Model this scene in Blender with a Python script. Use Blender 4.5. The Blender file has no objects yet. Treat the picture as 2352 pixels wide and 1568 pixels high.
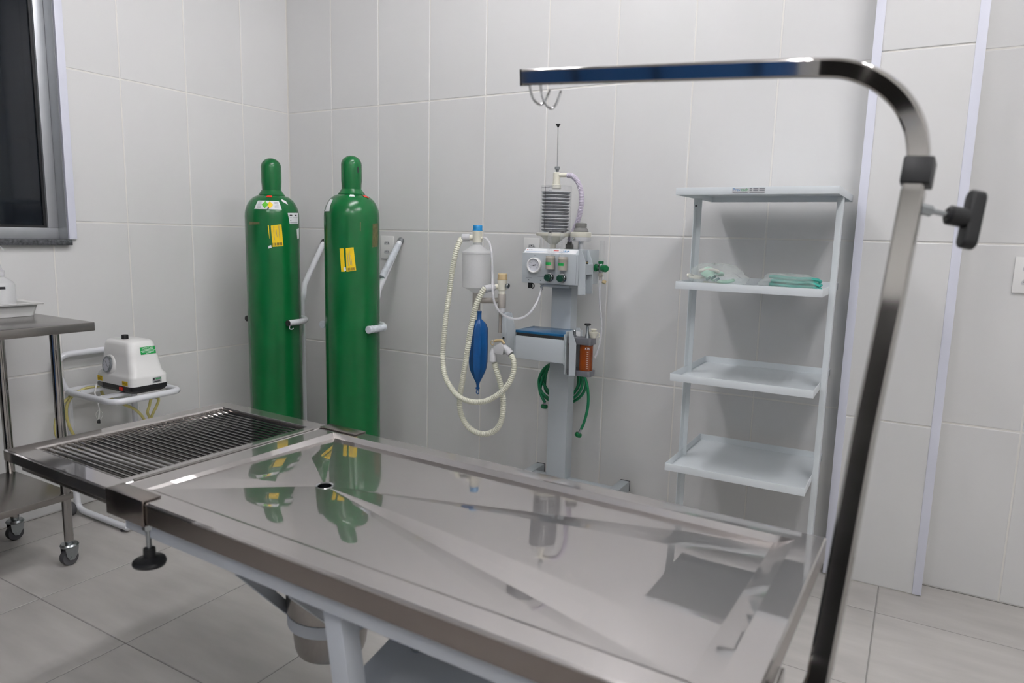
import bpy, bmesh, math, random
from mathutils import Vector, Matrix
random.seed(7)
S = bpy.context.scene
COL = S.collection

# ------------------------------------------------------------------ camera
CAM = Vector((3.001041, -2.745766, 1.177391))
RIGHT = Vector((0.863713, 0.503381, 0.024652))
UP = Vector((-0.095787, 0.115939, 0.988627))
FWD = Vector((-0.494798, 0.856251, -0.148356))
FPX = 1611.739
cd = bpy.data.cameras.new('camera')
cd.sensor_width = 36.0
cd.lens = FPX / 2352 * 36
cd.clip_start = 0.02
cd.dof.use_dof = True
cd.dof.focus_distance = 2.75
cd.dof.aperture_fstop = 4.0
cam = bpy.data.objects.new('camera', cd)
COL.objects.link(cam)
M = Matrix((RIGHT, UP, -FWD)).transposed().to_4x4()
M.translation = CAM
cam.matrix_world = M
S.camera = cam

# ------------------------------------------------------------------ world, exposure
W = bpy.data.worlds.new('night')
S.world = W
W.use_nodes = True
W.node_tree.nodes['Background'].inputs[0].default_value = (0.004, 0.006, 0.010, 1)
W.node_tree.nodes['Background'].inputs[1].default_value = 1.0
S.view_settings.view_transform = 'Standard'
S.view_settings.look = 'None'
S.view_settings.gamma = 1.0
S.view_settings.use_curve_mapping = False
S.view_settings.exposure = 0.33
S.cycles.use_denoising = True
S.cycles.max_bounces = 10
S.cycles.diffuse_bounces = 5
S.cycles.transparent_max_bounces = 24
S.cycles.caustics_reflective = False
S.cycles.caustics_refractive = False
TUBE_POWER = 52.0
# x, y of the ceiling fixtures (long axis along y)
FIXTURES = [(1.65, -1.10), (2.25, -3.45), (3.40, -1.30), (3.75, -3.3)]


def at(px, py, x=None, y=None, z=None, d=None):
    """point of the place seen at a photo pixel, on a given plane of the room"""
    r = RIGHT * ((px - 1176) / FPX) + UP * ((784 - py) / FPX) + FWD
    if x is not None: t = (x - CAM.x) / r.x
    elif y is not None: t = (y - CAM.y) / r.y
    elif z is not None: t = (z - CAM.z) / r.z
    else: t = d
    return CAM + r * t


# ------------------------------------------------------------------ materials
def lin(c):
    if isinstance(c, str):
        c = tuple(int(c[i:i + 2], 16) / 255 for i in (0, 2, 4))
    return tuple(v / 12.92 if v <= 0.04045 else ((v + 0.055) / 1.055) ** 2.4 for v in c)


def mat(name, col, rough=0.5, metal=0.0, var=0.05, vscale=6.0, bump=0.0, bscale=60.0,
        coat=0.0, emit=0.0, trans=0.0, ior=1.45, spec=None, stretch=None, rvar=0.0):
    m = bpy.data.materials.new(name)
    m.use_nodes = True
    N, L = m.node_tree.nodes, m.node_tree.links
    b = N['Principled BSDF']
    c = lin(col)
    tc = N.new('ShaderNodeTexCoord')
    mp = N.new('ShaderNodeMapping')
    if stretch: mp.inputs['Scale'].default_value = stretch
    L.new(tc.outputs['Object'], mp.inputs['Vector'])
    nz = N.new('ShaderNodeTexNoise')
    nz.inputs['Scale'].default_value = vscale
    nz.inputs['Detail'].default_value = 4
    L.new(mp.outputs['Vector'], nz.inputs['Vector'])
    rp = N.new('ShaderNodeValToRGB')
    rp.color_ramp.elements[0].position = 0.3
    rp.color_ramp.elements[1].position = 0.7
    rp.color_ramp.elements[0].color = tuple(v * (1 - var) for v in c) + (1,)
    rp.color_ramp.elements[1].color = tuple(min(1, v * (1 + var)) for v in c) + (1,)
    L.new(nz.outputs['Fac'], rp.inputs['Fac'])
    L.new(rp.outputs['Color'], b.inputs['Base Color'])
    b.inputs['Roughness'].default_value = rough
    if rvar:
        mr = N.new('ShaderNodeMapRange')
        mr.inputs['To Min'].default_value = max(0.01, rough - rvar)
        mr.inputs['To Max'].default_value = rough + rvar
        L.new(nz.outputs['Fac'], mr.inputs['Value'])
        L.new(mr.outputs['Result'], b.inputs['Roughness'])
    b.inputs['Metallic'].default_value = metal
    b.inputs['IOR'].default_value = ior
    if coat:
        b.inputs['Coat Weight'].default_value = coat
        b.inputs['Coat Roughness'].default_value = 0.06
    if spec is not None: b.inputs['Specular IOR Level'].default_value = spec
    if trans: b.inputs['Transmission Weight'].default_value = trans
    if emit:
        b.inputs['Emission Color'].default_value = c + (1,)
        b.inputs['Emission Strength'].default_value = emit
    if bump:
        n2 = N.new('ShaderNodeTexNoise')
        n2.inputs['Scale'].default_value = bscale
        n2.inputs['Detail'].default_value = 3
        L.new(mp.outputs['Vector'], n2.inputs['Vector'])
        bp = N.new('ShaderNodeBump')
        bp.inputs['Strength'].default_value = bump
        bp.inputs['Distance'].default_value = 0.002
        L.new(n2.outputs['Fac'], bp.inputs['Height'])
        L.new(bp.outputs['Normal'], b.inputs['Normal'])
    return m


def clear(name, tint=(0.9, 0.9, 0.9), body=0.08, rough=0.05, wrinkle=0.0, edge=0.3):
    """thin clear plastic: lets light through, a little body colour, fresnel gloss"""
    m = bpy.data.materials.new(name)
    m.use_nodes = True
    N, L = m.node_tree.nodes, m.node_tree.links
    N.remove(N['Principled BSDF'])
    out = N['Material Output']
    tr = N.new('ShaderNodeBsdfTransparent')
    tr.inputs[0].default_value = tuple(0.8 + 0.2 * t for t in tint) + (1,)
    di = N.new('ShaderNodeBsdfDiffuse')
    nz = N.new('ShaderNodeTexNoise'); nz.inputs['Scale'].default_value = 30
    rp = N.new('ShaderNodeValToRGB')
    rp.color_ramp.elements[0].color = tuple(0.92 * t for t in tint) + (1,)
    rp.color_ramp.elements[1].color = tuple(tint) + (1,)
    L.new(nz.outputs['Fac'], rp.inputs['Fac']); L.new(rp.outputs['Color'], di.inputs[0])
    gl = N.new('ShaderNodeBsdfGlossy'); gl.inputs['Roughness'].default_value = rough
    lw = N.new('ShaderNodeLayerWeight'); lw.inputs['Blend'].default_value = 0.5
    pw = N.new('ShaderNodeMath'); pw.operation = 'POWER'; pw.inputs[1].default_value = 4.0
    L.new(lw.outputs['Facing'], pw.inputs[0])
    fr = N.new('ShaderNodeMapRange'); fr.inputs['To Min'].default_value = 0.035; fr.inputs['To Max'].default_value = edge
    L.new(pw.outputs[0], fr.inputs['Value'])
    m1 = N.new('ShaderNodeMixShader'); m1.inputs[0].default_value = body
    m2 = N.new('ShaderNodeMixShader')
    L.new(tr.outputs[0], m1.inputs[1]); L.new(di.outputs[0], m1.inputs[2])
    L.new(fr.outputs[0], m2.inputs[0]); L.new(m1.outputs[0], m2.inputs[1]); L.new(gl.outputs[0], m2.inputs[2])
    if wrinkle:
        n2 = N.new('ShaderNodeTexNoise'); n2.inputs['Scale'].default_value = 55
        n2.inputs['Detail'].default_value = 3
        bp = N.new('ShaderNodeBump'); bp.inputs['Strength'].default_value = wrinkle
        bp.inputs['Distance'].default_value = 0.01
        L.new(n2.outputs['Fac'], bp.inputs['Height'])
        L.new(bp.outputs['Normal'], gl.inputs['Normal']); L.new(bp.outputs['Normal'], lw.inputs['Normal'])
    L.new(m2.outputs[0], out.inputs['Surface'])
    return m


def tile_mat(name, col, rough, var, streak=None, bump=0.0, bscale=140.0):
    """ceramic: base tone drifting from tile to tile, soft streaks, fine relief"""
    m = mat(name, col, rough, 0, var, 3.0 if streak is None else 2.0, bump, bscale, stretch=streak)
    N, L = m.node_tree.nodes, m.node_tree.links
    b = N['Principled BSDF']
    oi = N.new('ShaderNodeObjectInfo')
    mr = N.new('ShaderNodeMapRange')
    mr.inputs['To Min'].default_value = 0.985; mr.inputs['To Max'].default_value = 1.015
    L.new(oi.outputs['Random'], mr.inputs['Value'])
    mx = N.new('ShaderNodeVectorMath'); mx.operation = 'SCALE'
    src = b.inputs['Base Color'].links[0].from_socket
    L.new(src, mx.inputs[0]); L.new(mr.outputs['Result'], mx.inputs['Scale'])
    L.new(mx.outputs['Vector'], b.inputs['Base Color'])
    return m


def two_lobe_steel(name, col, r1, r2, fac):
    """polished sheet with fine scratches: a sharp and a broad reflection"""
    m = mat(name, col, r1, 1.0, var=0.02, vscale=5, rvar=r1 * .3)
    N, L = m.node_tree.nodes, m.node_tree.links
    b = N['Principled BSDF']
    g = N.new('ShaderNodeBsdfGlossy'); g.inputs['Roughness'].default_value = r2
    g.inputs['Color'].default_value = lin(col) + (1,)
    mx = N.new('ShaderNodeMixShader'); mx.inputs[0].default_value = fac
    L.new(b.outputs[0], mx.inputs[1]); L.new(g.outputs[0], mx.inputs[2])
    L.new(mx.outputs[0], N['Material Output'].inputs['Surface'])
    return m


MT = dict(
    wall_tile=tile_mat('wall_tile', 'd3d3d2', 0.38, 0.012, bump=0.06, bscale=220),
    grout=mat('white_grout', 'dfddd8', 0.8, var=0.03),
    floor_tile=tile_mat('floor_tile', 'b2afab', 0.40, 0.11, streak=(1.6, 7.0, 1.0), bump=0.05, bscale=60),
    floor_grout=mat('grey_grout', '8b8986', 0.85, var=0.08),
    plaster=mat('painted_plaster', 'dcdcda', 0.7, var=0.02, bump=0.1, bscale=40),
    trim=mat('white_trim', 'd6d8e4', 0.35, var=0.01),
    alu=mat('brushed_aluminium', 'b4b7ba', 0.4, 0.6, var=0.03, vscale=20),
    granite=mat('dark_granite', '4b4d50', 0.35, var=0.6, vscale=120),
    steel=mat('stainless', 'a9a6a3', 0.075, 1.0, var=0.03, vscale=10, rvar=0.04),
    steel_top=two_lobe_steel('polished_stainless', 'c6c2c0', 0.028, 0.32, 0.33),
    steel_skirt=mat('dull_stainless', '8f8782', 0.22, 1.0, var=0.06, vscale=8, rvar=0.05),
    steel_brush=mat('brushed_stainless', '9d9995', 0.24, 1.0, var=0.05, vscale=60, stretch=(1, 12, 1)),
    chrome=mat('chrome', 'c4c6c8', 0.08, 1.0, var=0.02),
    zinc=mat('zinc_plated', '9fa4a6', 0.28, 1.0, var=0.08, vscale=30),
    black=mat('black_plastic', '17181a', 0.42, var=0.1),
    rubber=mat('grey_rubber', '4a4a4d', 0.6, var=0.1),
    cast_alu=mat('cast_aluminium', '808186', 0.38, 0.7, var=0.05),
    paint_grey=mat('grey_painted_steel', 'b1b8bc', 0.38, var=0.02),
    base_grey=mat('blue_grey_painted_steel', 'b2b7bd', 0.42, var=0.03),
    paint_white=mat('white_painted_steel', 'd5dbde', 0.35, var=0.02),
    tube_white=mat('white_enamel', 'dcdee2', 0.28, var=0.02),
    green=mat('green_enamel', '0b5e2e', 0.22, var=0.05, vscale=7, rvar=0.04),
    scuff=mat('brown_scuff', '5b5a36', 0.6, var=0.4, vscale=60),
    yellow=mat('yellow_label', 'e8c40c', 0.5, var=0.06, vscale=40),
    label_white=mat('white_label', 'e2e4e6', 0.5, var=0.03),
    label_green=mat('green_label', '129a48', 0.45, var=0.04),
    label_lime=mat('lime_label', '5bb533', 0.5, var=0.04),
    ink=mat('dark_print', '2b2a2e', 0.6, var=0.05),
    ink_grey=mat('grey_print', '7d8086', 0.6, var=0.05),
    ink_blue=mat('blue_print', '3f7fb5', 0.6, var=0.05),
    ink_green=mat('green_print', '3d9a5e', 0.6, var=0.05),
    ink_red=mat('red_print', 'c23a36', 0.6, var=0.05),
    red=mat('red_plastic', 'd42a1e', 0.4, var=0.05),
    ivory=mat('ivory_plastic', 'dedccd', 0.4, var=0.02),
    cream=mat('cream_plastic', 'd8d6c8', 0.4, var=0.02),
    greige=mat('greige_plastic', 'a7a29b', 0.5, var=0.03),
    beige=mat('beige_plastic', 'aaa59a', 0.5, var=0.03),
    lgrey_pl=mat('light_grey_plastic', 'c2c3c5', 0.45, var=0.03),
    dgrey_pl=mat('dark_grey_plastic', '6e6e6c', 0.5, var=0.05),
    white_pl=mat('white_plastic', 'e4e4e2', 0.3, var=0.015, coat=0.2),
    blue_film=mat('blue_film', '2b6f9f', 0.14, 0.55, var=0.06, vscale=12),
    arm_film=mat('dark_blue_film', '5079ae', 0.12, 0.6, var=0.08, vscale=9),
    blue_rubber=mat('blue_rubber', '0d4f8c', 0.4, var=0.10, vscale=20),
    blue_cap=mat('blue_translucent', '1f7db5', 0.2, var=0.05),
    amber_cap=mat('amber_translucent', 'bda983', 0.2, var=0.05),
    amber=mat('amber_glass', '7a3609', 0.08, var=0.1, vscale=20, coat=0.5),
    hose=mat('cream_corrugated', 'd9d9c8', 0.35, var=0.03),
    lav=mat('lavender_corrugated', 'c3bccb', 0.3, var=0.05, vscale=40),
    bellows=mat('black_bellows', '444a55', 0.35, var=0.1),
    bellows_glint=mat('bellows_glint_ring', 'd2d5d8', 0.35, var=0.05),  # pale tone that paints the reflection between the bellows folds
    green_pl=mat('green_plastic', '0e6a3c', 0.35, var=0.08),
    dgreen=mat('dark_green_plastic', '0d3a2c', 0.4, var=0.08),
    green_hose=mat('green_hose', '12784c', 0.35, var=0.06),
    yellow_hose=mat('yellow_tubing', 'cfc57e', 0.2, var=0.05, coat=0.3),
    brass=mat('brass', '9b8450', 0.3, 1.0, var=0.1),
    paper=mat('wrap_film', 'c8ced4', 0.25, var=0.12, vscale=50, bump=0.8, bscale=120),
    clear=clear('clear_acrylic', (0.86, 0.87, 0.88), 0.10),
    clear_tube=clear('clear_tubing', (0.85, 0.85, 0.88), 0.38),
    cloudy=clear('cloudy_plastic', (0.82, 0.83, 0.83), 0.48, 0.2),
    bag=clear('plastic_bag', (0.90, 0.95, 0.93), 0.20, 0.10, wrinkle=1.0, edge=0.5),
    teal=mat('teal_plastic', '2f9a8c', 0.35, var=0.15, vscale=60),
    mint=mat('mint_plastic', 'a8d5be', 0.35, var=0.12, vscale=60),
    dark_teal=mat('dark_teal_plastic', '1d5550', 0.4, var=0.1),
    dial=mat('dial_face', 'd3d5dc', 0.5, var=0.01),
    glass=mat('window_glass', '11161c', 0.03, 0.0, var=0.02, spec=0.5),
    lampbody=mat('white_lamp_body', 'e6e6e4', 0.4, var=0.01),
    tube=mat('fluorescent_tube', 'fbf9fc', 0.4, var=0.0, emit=TUBE_POWER),
    dark_door=mat('dark_door', '1c1a19', 0.4, var=0.15, vscale=5),
    blue_door=mat('blue_lacquer', '2f5f9c', 0.45, var=0.08, vscale=5),
)

# ------------------------------------------------------------------ mesh helpers
ORG = {}


class MB:
    def __init__(self, T=None):
        self.v, self.f, self.T = [], [], T

    def add(self, vs, fs):
        n = len(self.v)
        self.v += [Vector(p) for p in vs]
        self.f += [tuple(i + n for i in q) for q in fs]
        return self

    def box(self, x0, x1, y0, y1, z0, z1):
        x0, x1 = sorted((x0, x1)); y0, y1 = sorted((y0, y1)); z0, z1 = sorted((z0, z1))
        vs = [(x, y, z) for z in (z0, z1) for y in (y0, y1) for x in (x0, x1)]
        return self.add(vs, [(0, 2, 3, 1), (4, 5, 7, 6), (0, 1, 5, 4), (2, 6, 7, 3), (0, 4, 6, 2), (1, 3, 7, 5)])

    def obox(self, c, X, Y, Z):
        """box centred at c with half-extent vectors"""
        c, X, Y, Z = Vector(c), Vector(X), Vector(Y), Vector(Z)
        vs = [c + X * i + Y * j + Z * k for k in (-1, 1) for j in (-1, 1) for i in (-1, 1)]
        fs = [(0, 2, 3, 1), (4, 5, 7, 6), (0, 1, 5, 4), (2, 6, 7, 3), (0, 4, 6, 2), (1, 3, 7, 5)]
        if X.cross(Y).dot(Z) < 0: fs = [q[::-1] for q in fs]
        return self.add(vs, fs)

    def prism(self, poly, vec):
        poly = [Vector(p) for p in poly]; vec = Vector(vec)
        n = len(poly)
        nm = Vector()
        for i in range(n): nm += poly[i].cross(poly[(i + 1) % n])
        if nm.dot(vec) > 0: poly = poly[::-1]
        vs = poly + [p + vec for p in poly]
        fs = [tuple(range(n)), tuple(range(2 * n - 1, n - 1, -1))]
        for i in range(n):
            j = (i + 1) % n
            fs.append((j, i, i + n, j + n))
        return self.add(vs, fs)

    def lathe(self, prof, o, axis=(0, 0, 1), n=28, ref=None, cap=True):
        """prof: list of (radius, height along axis)"""
        o, a = Vector(o), Vector(axis).normalized()
        r = Vector(ref) if ref else (Vector((1, 0, 0)) if abs(a.x) < 0.9 else Vector((0, 1, 0)))
        X = (r - a * r.dot(a)).normalized(); Y = a.cross(X)
        vs, fs = [], []
        for (rad, h) in prof:
            for k in range(n):
                t = 2 * math.pi * k / n
                vs.append(o + a * h + (X * math.cos(t) + Y * math.sin(t)) * max(rad, 1e-5))
        for i in range(len(prof) - 1):
            for k in range(n):
                k2 = (k + 1) % n
                fs.append((i * n + k, i * n + k2, (i + 1) * n + k2, (i + 1) * n + k))
        if cap:
            fs.append(tuple(range(n))[::-1])
            fs.append(tuple((len(prof) - 1) * n + k for k in range(n)))
        return self.add(vs, fs)

    def cyl(self, a, b, r, r2=None, n=24):
        a, b = Vector(a), Vector(b)
        return self.lathe([(r, 0), (r if r2 is None else r2, (b - a).length)], a, b - a, n)

    def tube(self, pts, r, n=12, closed=False, cap=True):
        pts = [Vector(p) for p in pts]
        m = len(pts)
        rs = r if isinstance(r, (list, tuple)) else [r] * m
        T = []
        for i in range(m):
            if closed: t = pts[(i + 1) % m] - pts[i - 1]
            else: t = pts[min(i + 1, m - 1)] - pts[max(i - 1, 0)]
            T.append(t.normalized())
        ref = Vector((0, 0, 1)) if abs(T[0].z) < 0.9 else Vector((1, 0, 0))
        X = (ref - T[0] * ref.dot(T[0])).normalized()
        vs, fs = [], []
        for i in range(m):
            X = (X - T[i] * X.dot(T[i])).normalized(); Y = T[i].cross(X)
            for k in range(n):
                t = 2 * math.pi * k / n
                vs.append(pts[i] + (X * math.cos(t) + Y * math.sin(t)) * rs[i])
        for i in range(m if closed else m - 1):
            j = (i + 1) % m
            for k in range(n):
                k2 = (k + 1) % n
                fs.append((i * n + k, i * n + k2, j * n + k2, j * n + k))
        if cap and not closed:
            fs.append(tuple(range(n))[::-1]); fs.append(tuple((m - 1) * n + k for k in range(n)))
        return self.add(vs, fs)

    def build(self, name, material, parent=None, smooth=35, bevel=0.0, seg=2, org=None):
        me = bpy.data.meshes.new(name)
        vs = [Vector(self.T(*p)) for p in self.v] if self.T else self.v
        if parent is not None: o0 = ORG[parent]
        elif org is not None: o0 = Vector(org)
        else:
            xs = [p.x for p in vs]; ys = [p.y for p in vs]; zs = [p.z for p in vs]
            o0 = Vector(((min(xs) + max(xs)) / 2, (min(ys) + max(ys)) / 2, min(zs)))
        me.from_pydata([p - o0 for p in vs], [], self.f)
        if bevel:
            bm = bmesh.new(); bm.from_mesh(me)
            es = [e for e in bm.edges if len(e.link_faces) == 2 and e.calc_face_angle(0) > 0.5]
            bmesh.ops.bevel(bm, geom=es, offset=bevel, segments=seg, affect='EDGES', profile=0.6, clamp_overlap=True)
            bm.to_mesh(me); bm.free()
        if smooth:
            for p in me.polygons: p.use_smooth = True
            me.set_sharp_from_angle(angle=math.radians(smooth))
        me.materials.append(MT[material] if isinstance(material, str) else material)
        o = bpy.data.objects.new(name, me)
        COL.objects.link(o)
        ORG[o] = o0
        if parent is not None: o.parent = parent
        else: o.location = o0
        return o


def tag(o, label=None, cat=None, group=None, kind=None):
    if label: o['label'] = label
    if cat: o['category'] = cat
    if group: o['group'] = group
    if kind: o['kind'] = kind
    return o


def thing(name, loc, label, cat, group=None):
    o = bpy.data.objects.new(name, None)
    COL.objects.link(o)
    o.empty_display_size = 0.05
    o.location = loc
    ORG[o] = Vector(loc)
    return tag(o, label, cat, group)


def empty_part(name, parent):
    o = bpy.data.objects.new(name, None)
    COL.objects.link(o); o.empty_display_size = 0.03
    o.parent = parent; ORG[o] = ORG[parent]
    return o


def curve(pts, n=8, closed=False):
    """Catmull-Rom through points"""
    pts = [Vector(p) for p in pts]
    out = []
    m = len(pts)
    for i in range(m if closed else m - 1):
        if closed: p0, p1, p2, p3 = pts[i - 1], pts[i], pts[(i + 1) % m], pts[(i + 2) % m]
        else: p0, p1, p2, p3 = pts[max(i - 1, 0)], pts[i], pts[i + 1], pts[min(i + 2, m - 1)]
        for k in range(n):
            t = k / n
            out.append(0.5 * ((2 * p1) + (p2 - p0) * t + (2 * p0 - 5 * p1 + 4 * p2 - p3) * t * t + (3 * p1 - p0 - 3 * p2 + p3) * t ** 3))
    if not closed: out.append(pts[-1])
    return out


def resample(pts, step):
    out = [pts[0]]; acc = 0.0
    for a, b in zip(pts, pts[1:]):
        L = (b - a).length
        while acc + L >= step:
            t = (step - acc) / L
            a = a + (b - a) * t
            out.append(a.copy()); L = (b - a).length; acc = 0.0
        acc += L
    return out


def corrugated(pts, r, dr, pitch, n=14):
    c = resample(curve(pts, 14), pitch / 4)
    rs = [r + dr * (0, 0.8, 1, 0.8)[i % 4] for i in range(len(c))]
    return MB().tube(c, rs, n)


def text(body, size, o, X, Y, material, parent, name='lettering', lift=0.0006, align='CENTER'):
    cu = bpy.data.curves.new('t', 'FONT'); cu.body = body; cu.size = size
    cu.align_x = align; cu.align_y = 'CENTER'
    ob = bpy.data.objects.new('t', cu); COL.objects.link(ob)
    dg = bpy.context.evaluated_depsgraph_get()
    me = bpy.data.meshes.new_from_object(ob.evaluated_get(dg))
    bpy.data.objects.remove(ob)
    X, Y = Vector(X).normalized(), Vector(Y).normalized(); Z = X.cross(Y)
    b = MB().add([Vector(o) + X * p.co.x + Y * p.co.y + Z * lift for p in me.vertices], [tuple(p.vertices) for p in me.polygons])
    return b.build(name, material, parent, smooth=None)


# ------------------------------------------------------------------ the room shell
XR, YR, ZC = 4.9, -4.6, 2.85          # right wall, rear wall, ceiling
TW, TH = 0.3106, 0.6019               # wall tile pitch
ZM = 1.1905                            # a horizontal joint
XB0, YL0 = 0.3158, -0.2922            # first vertical joints
G, TT = 0.0048, 0.008                  # joint width, tile thickness


def polytile(cache, poly, key=None):
    """bevelled tile mesh from a polygon in (a, b), thickness along c"""
    if key in cache: return cache[key]
    b = MB(); b.prism([(p[0], p[1], 0) for p in poly], (0, 0, TT))
    me = bpy.data.meshes.new('tile')
    me.from_pydata(b.v, [], b.f)
    bm = bmesh.new(); bm.from_mesh(me)
    es = [e for e in bm.edges if all(v.co.z > TT * 0.5 for v in e.verts)]
    bmesh.ops.bevel(bm, geom=es, offset=0.0026, segments=2, affect='EDGES', profile=0.5)
    bm.to_mesh(me); bm.free()
    cache[key] = me
    return me


def lines(start, pitch, lo, hi):
    k = math.ceil((lo - start) / pitch - 1e-6)
    out = [lo]
    while start + k * pitch < hi - 1e-6:
        v = start + k * pitch
        if v > lo + 0.004: out.append(v)
        k += 1
    return out + [hi]


def tile_face(parent, A, B, origin, X, Y, material, hole=None, gap=G):
    """tiles over the rectangle A x B of a plane; parent is the wall; hole = (a0, a1, b0, b1)"""
    X, Y = Vector(X), Vector(Y); Z = X.cross(Y)
    rot = Matrix((X, Y, Z)).transposed().to_4x4()
    cache = {}
    for a0, a1 in zip(A, A[1:]):
        for b0, b1 in zip(B, B[1:]):
            g = gap / 2
            r = [a0 + g, a1 - g, b0 + g, b1 - g]
            poly = None
            if hole:
                h0, h1, k0, k1 = hole
                if h0 < r[1] and h1 > r[0] and k0 < r[3] and k1 > r[2]:
                    ina = h0 <= r[0] and h1 >= r[1]; inb = k0 <= r[2] and k1 >= r[3]
                    if ina and inb: continue
                    if ina:
                        if k0 > r[2]: r[3] = k0
                        else: r[2] = k1
                    elif inb:
                        if h0 > r[0]: r[1] = h0
                        else: r[0] = h1
                    else:
                        R0, R1, Q0, Q1 = r
                        if h0 > R0 and k0 > Q0: poly = [(R0, Q0), (R1, Q0), (R1, k0), (h0, k0), (h0, Q1), (R0, Q1)]
                        elif h0 > R0: poly = [(R0, Q0), (h0, Q0), (h0, k1), (R1, k1), (R1, Q1), (R0, Q1)]
                        elif k0 > Q0: poly = [(R0, Q0), (R1, Q0), (R1, Q1), (h1, Q1), (h1, k0), (R0, k0)]
                        else: poly = [(h1, Q0), (R1, Q0), (R1, Q1), (R0, Q1), (R0, k1), (h1, k1)]
            if r[1] - r[0] < 0.006 or r[3] - r[2] < 0.006: continue
            p = Vector(origin) + X * r[0] + Y * r[2]
            if poly:
                pl = [(u - r[0], v - r[2]) for u, v in poly]
                me = polytile(cache, pl, ('p', round(r[0], 4), round(r[2], 4)))
            else:
                w, h = r[1] - r[0], r[3] - r[2]
                me = polytile(cache, [(0, 0), (w, 0), (w, h), (0, h)], (round(w, 4), round(h, 4)))
            if not me.materials: me.materials.append(MT[material])
            o = bpy.data.objects.new('tile', me); COL.objects.link(o)
            o.parent = parent
            rr = rot.copy(); rr.translation = p - ORG[parent]
            o.matrix_local = rr


WZ = [0.0, 0.5886, 1.1905, 1.7924, 2.3943, ZC]
# tile faces lie on the planes x=0 / y=0 / z=0 ; the grout bed is a little behind
BED = 0.0016
wb = MB().box(-0.2, XR + 0.2, -TT + BED + TT, 0.16, 0, ZC).build('wall_back', 'grout', smooth=None)
wb.name = 'wall_back'; tag(wb, kind='structure')
HOLE = (-2.9, -1.168, 1.100, 2.42)     # window opening in the left wall (y0, y1, z0, z1)
lw = MB()
lw.box(-0.16, -BED, YR - 0.2, HOLE[0], 0, ZC).box(-0.16, -BED, HOLE[1], BED, 0, ZC)
lw.box(-0.16, -BED, HOLE[0], HOLE[1], 0, HOLE[2]).box(-0.16, -BED, HOLE[0], HOLE[1], HOLE[3], ZC)
wl = tag(lw.build('wall_left', 'grout', smooth=None), kind='structure')
fl = tag(MB().box(-0.16, XR + 0.2, YR - 0.2, 0.16, -0.10, -BED).build('floor', 'floor_grout', smooth=None), kind='structure')
ce = tag(MB().box(-0.16, XR + 0.2, YR - 0.2, 0.16, ZC, ZC + 0.1).build('ceiling', 'plaster', smooth=None), kind='structure')
tag(MB().box(XR, XR + 0.15, YR, 0.0, 0, ZC).build('wall_right', 'plaster', smooth=None), kind='structure')
tag(MB().box(-0.16, XR, YR - 0.15, YR, 0, ZC).build('wall_rear', 'plaster', smooth=None), kind='structure')

PX0, PX1, PY = 2.798, 3.101, -0.104     # the pillar
xl = lines(XB0, TW, 0.0, PX0)
xr = lines(10.72 * TW - 20 * TW, TW, PX1, XR)
tile_face(wb, xl, WZ, (0, TT, 0), (1, 0, 0), (0, 0, 1), 'wall_tile')
tile_face(wb, xr, WZ, (0, TT, 0), (1, 0, 0), (0, 0, 1), 'wall_tile')
ys = [-v for v in lines(-YL0, TW, 0.0, -YR)]
# on the left wall 'a' runs along +y (X axis = +y, Y axis = +z, normal = +x)
tile_face(wl, sorted(ys), WZ, (-TT, 0, 0), (0, 1, 0), (0, 0, 1), 'wall_tile', hole=HOLE)
FT, FX, FY = 0.46, 0.6757, -1.6833
tile_face(fl, lines(FX - 5 * FT, FT, 0, XR), lines(FY - 10 * FT, FT, YR, 0), (0, 0, -TT), (1, 0, 0), (0, 1, 0), 'floor_tile', gap=.0034)

pil = tag(MB().box(PX0 + .004, PX1 - .004, PY + .003, 0, 0, ZC).build('wall_pillar', 'grout', smooth=None), kind='structure')
tile_face(pil, [PX0 + .012, PX1 - .012], WZ, (0, PY + TT, 0), (1, 0, 0), (0, 0, 1), 'wall_tile')
tile_face(pil, [PY + .012, 0], WZ, (PX1 - TT, 0, 0), (0, 1, 0), (0, 0, 1), 'wall_tile')
# left side of the pillar faces -x
tile_face(pil, [0.0, -PY - .012], WZ, (PX0 + TT, 0, 0), (0, -1, 0), (0, 0, 1), 'wall_tile')
for k, xx in enumerate((PX0, PX1)):
    s = 1 if k == 0 else -1
    t = MB().prism([(xx - s * .003, PY - .003, 0.004), (xx + s * .024, PY - .003, 0.004), (xx + s * .024, PY + .0005, 0.004),
                    (xx + s * .0005, PY + .0005, 0.004), (xx + s * .0005, PY + .024, 0.004), (xx - s * .003, PY + .024, 0.004)], (0, 0, ZC - .01))
    tag(t.build('trim_%d' % (k + 1), 'trim', bevel=0.0012), kind='structure')

# window in the left wall
wy0, wy1, wz0, wz1 = HOLE
wf = MB()
fx0, fx1 = -0.10, -0.058
for (a, b, c, d) in ((wy1 - .042, wy1 - .0032, wz0 + .064, wz1 - .045), (wy0, wy0 + .042, wz0 + .064, wz1 - .045),
                     (wy0, wy1 - .0032, wz0 + .02, wz0 + .064), (wy0, wy1 - .0032, wz1 - .045, wz1), ((wy0 + wy1) / 2 - .03, (wy0 + wy1) / 2 + .03, wz0 + .064, wz1 - .045)):
    wf.box(fx0, fx1, a, b, c, d)
win = tag(wf.build('window_1', 'alu', bevel=0.002), kind='structure')
for a, b in ((wy0 + .042, (wy0 + wy1) / 2 - .03), ((wy0 + wy1) / 2 + .03, wy1 - .042)):
    MB().box(-.083, -.077, a, b, wz0 + .064, wz1 - .045).build('pane', 'glass', win, smooth=None)
    for p, q, r_, s_ in ((a, a + .010, wz0 + .064, wz1 - .045), (b - .010, b, wz0 + .064, wz1 - .045), (a + .010, b - .010, wz0 + .064, wz0 + .074)):
        MB().box(-.076, -.070, p, q, r_, s_).build('gasket', 'black', win, smooth=None)
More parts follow.
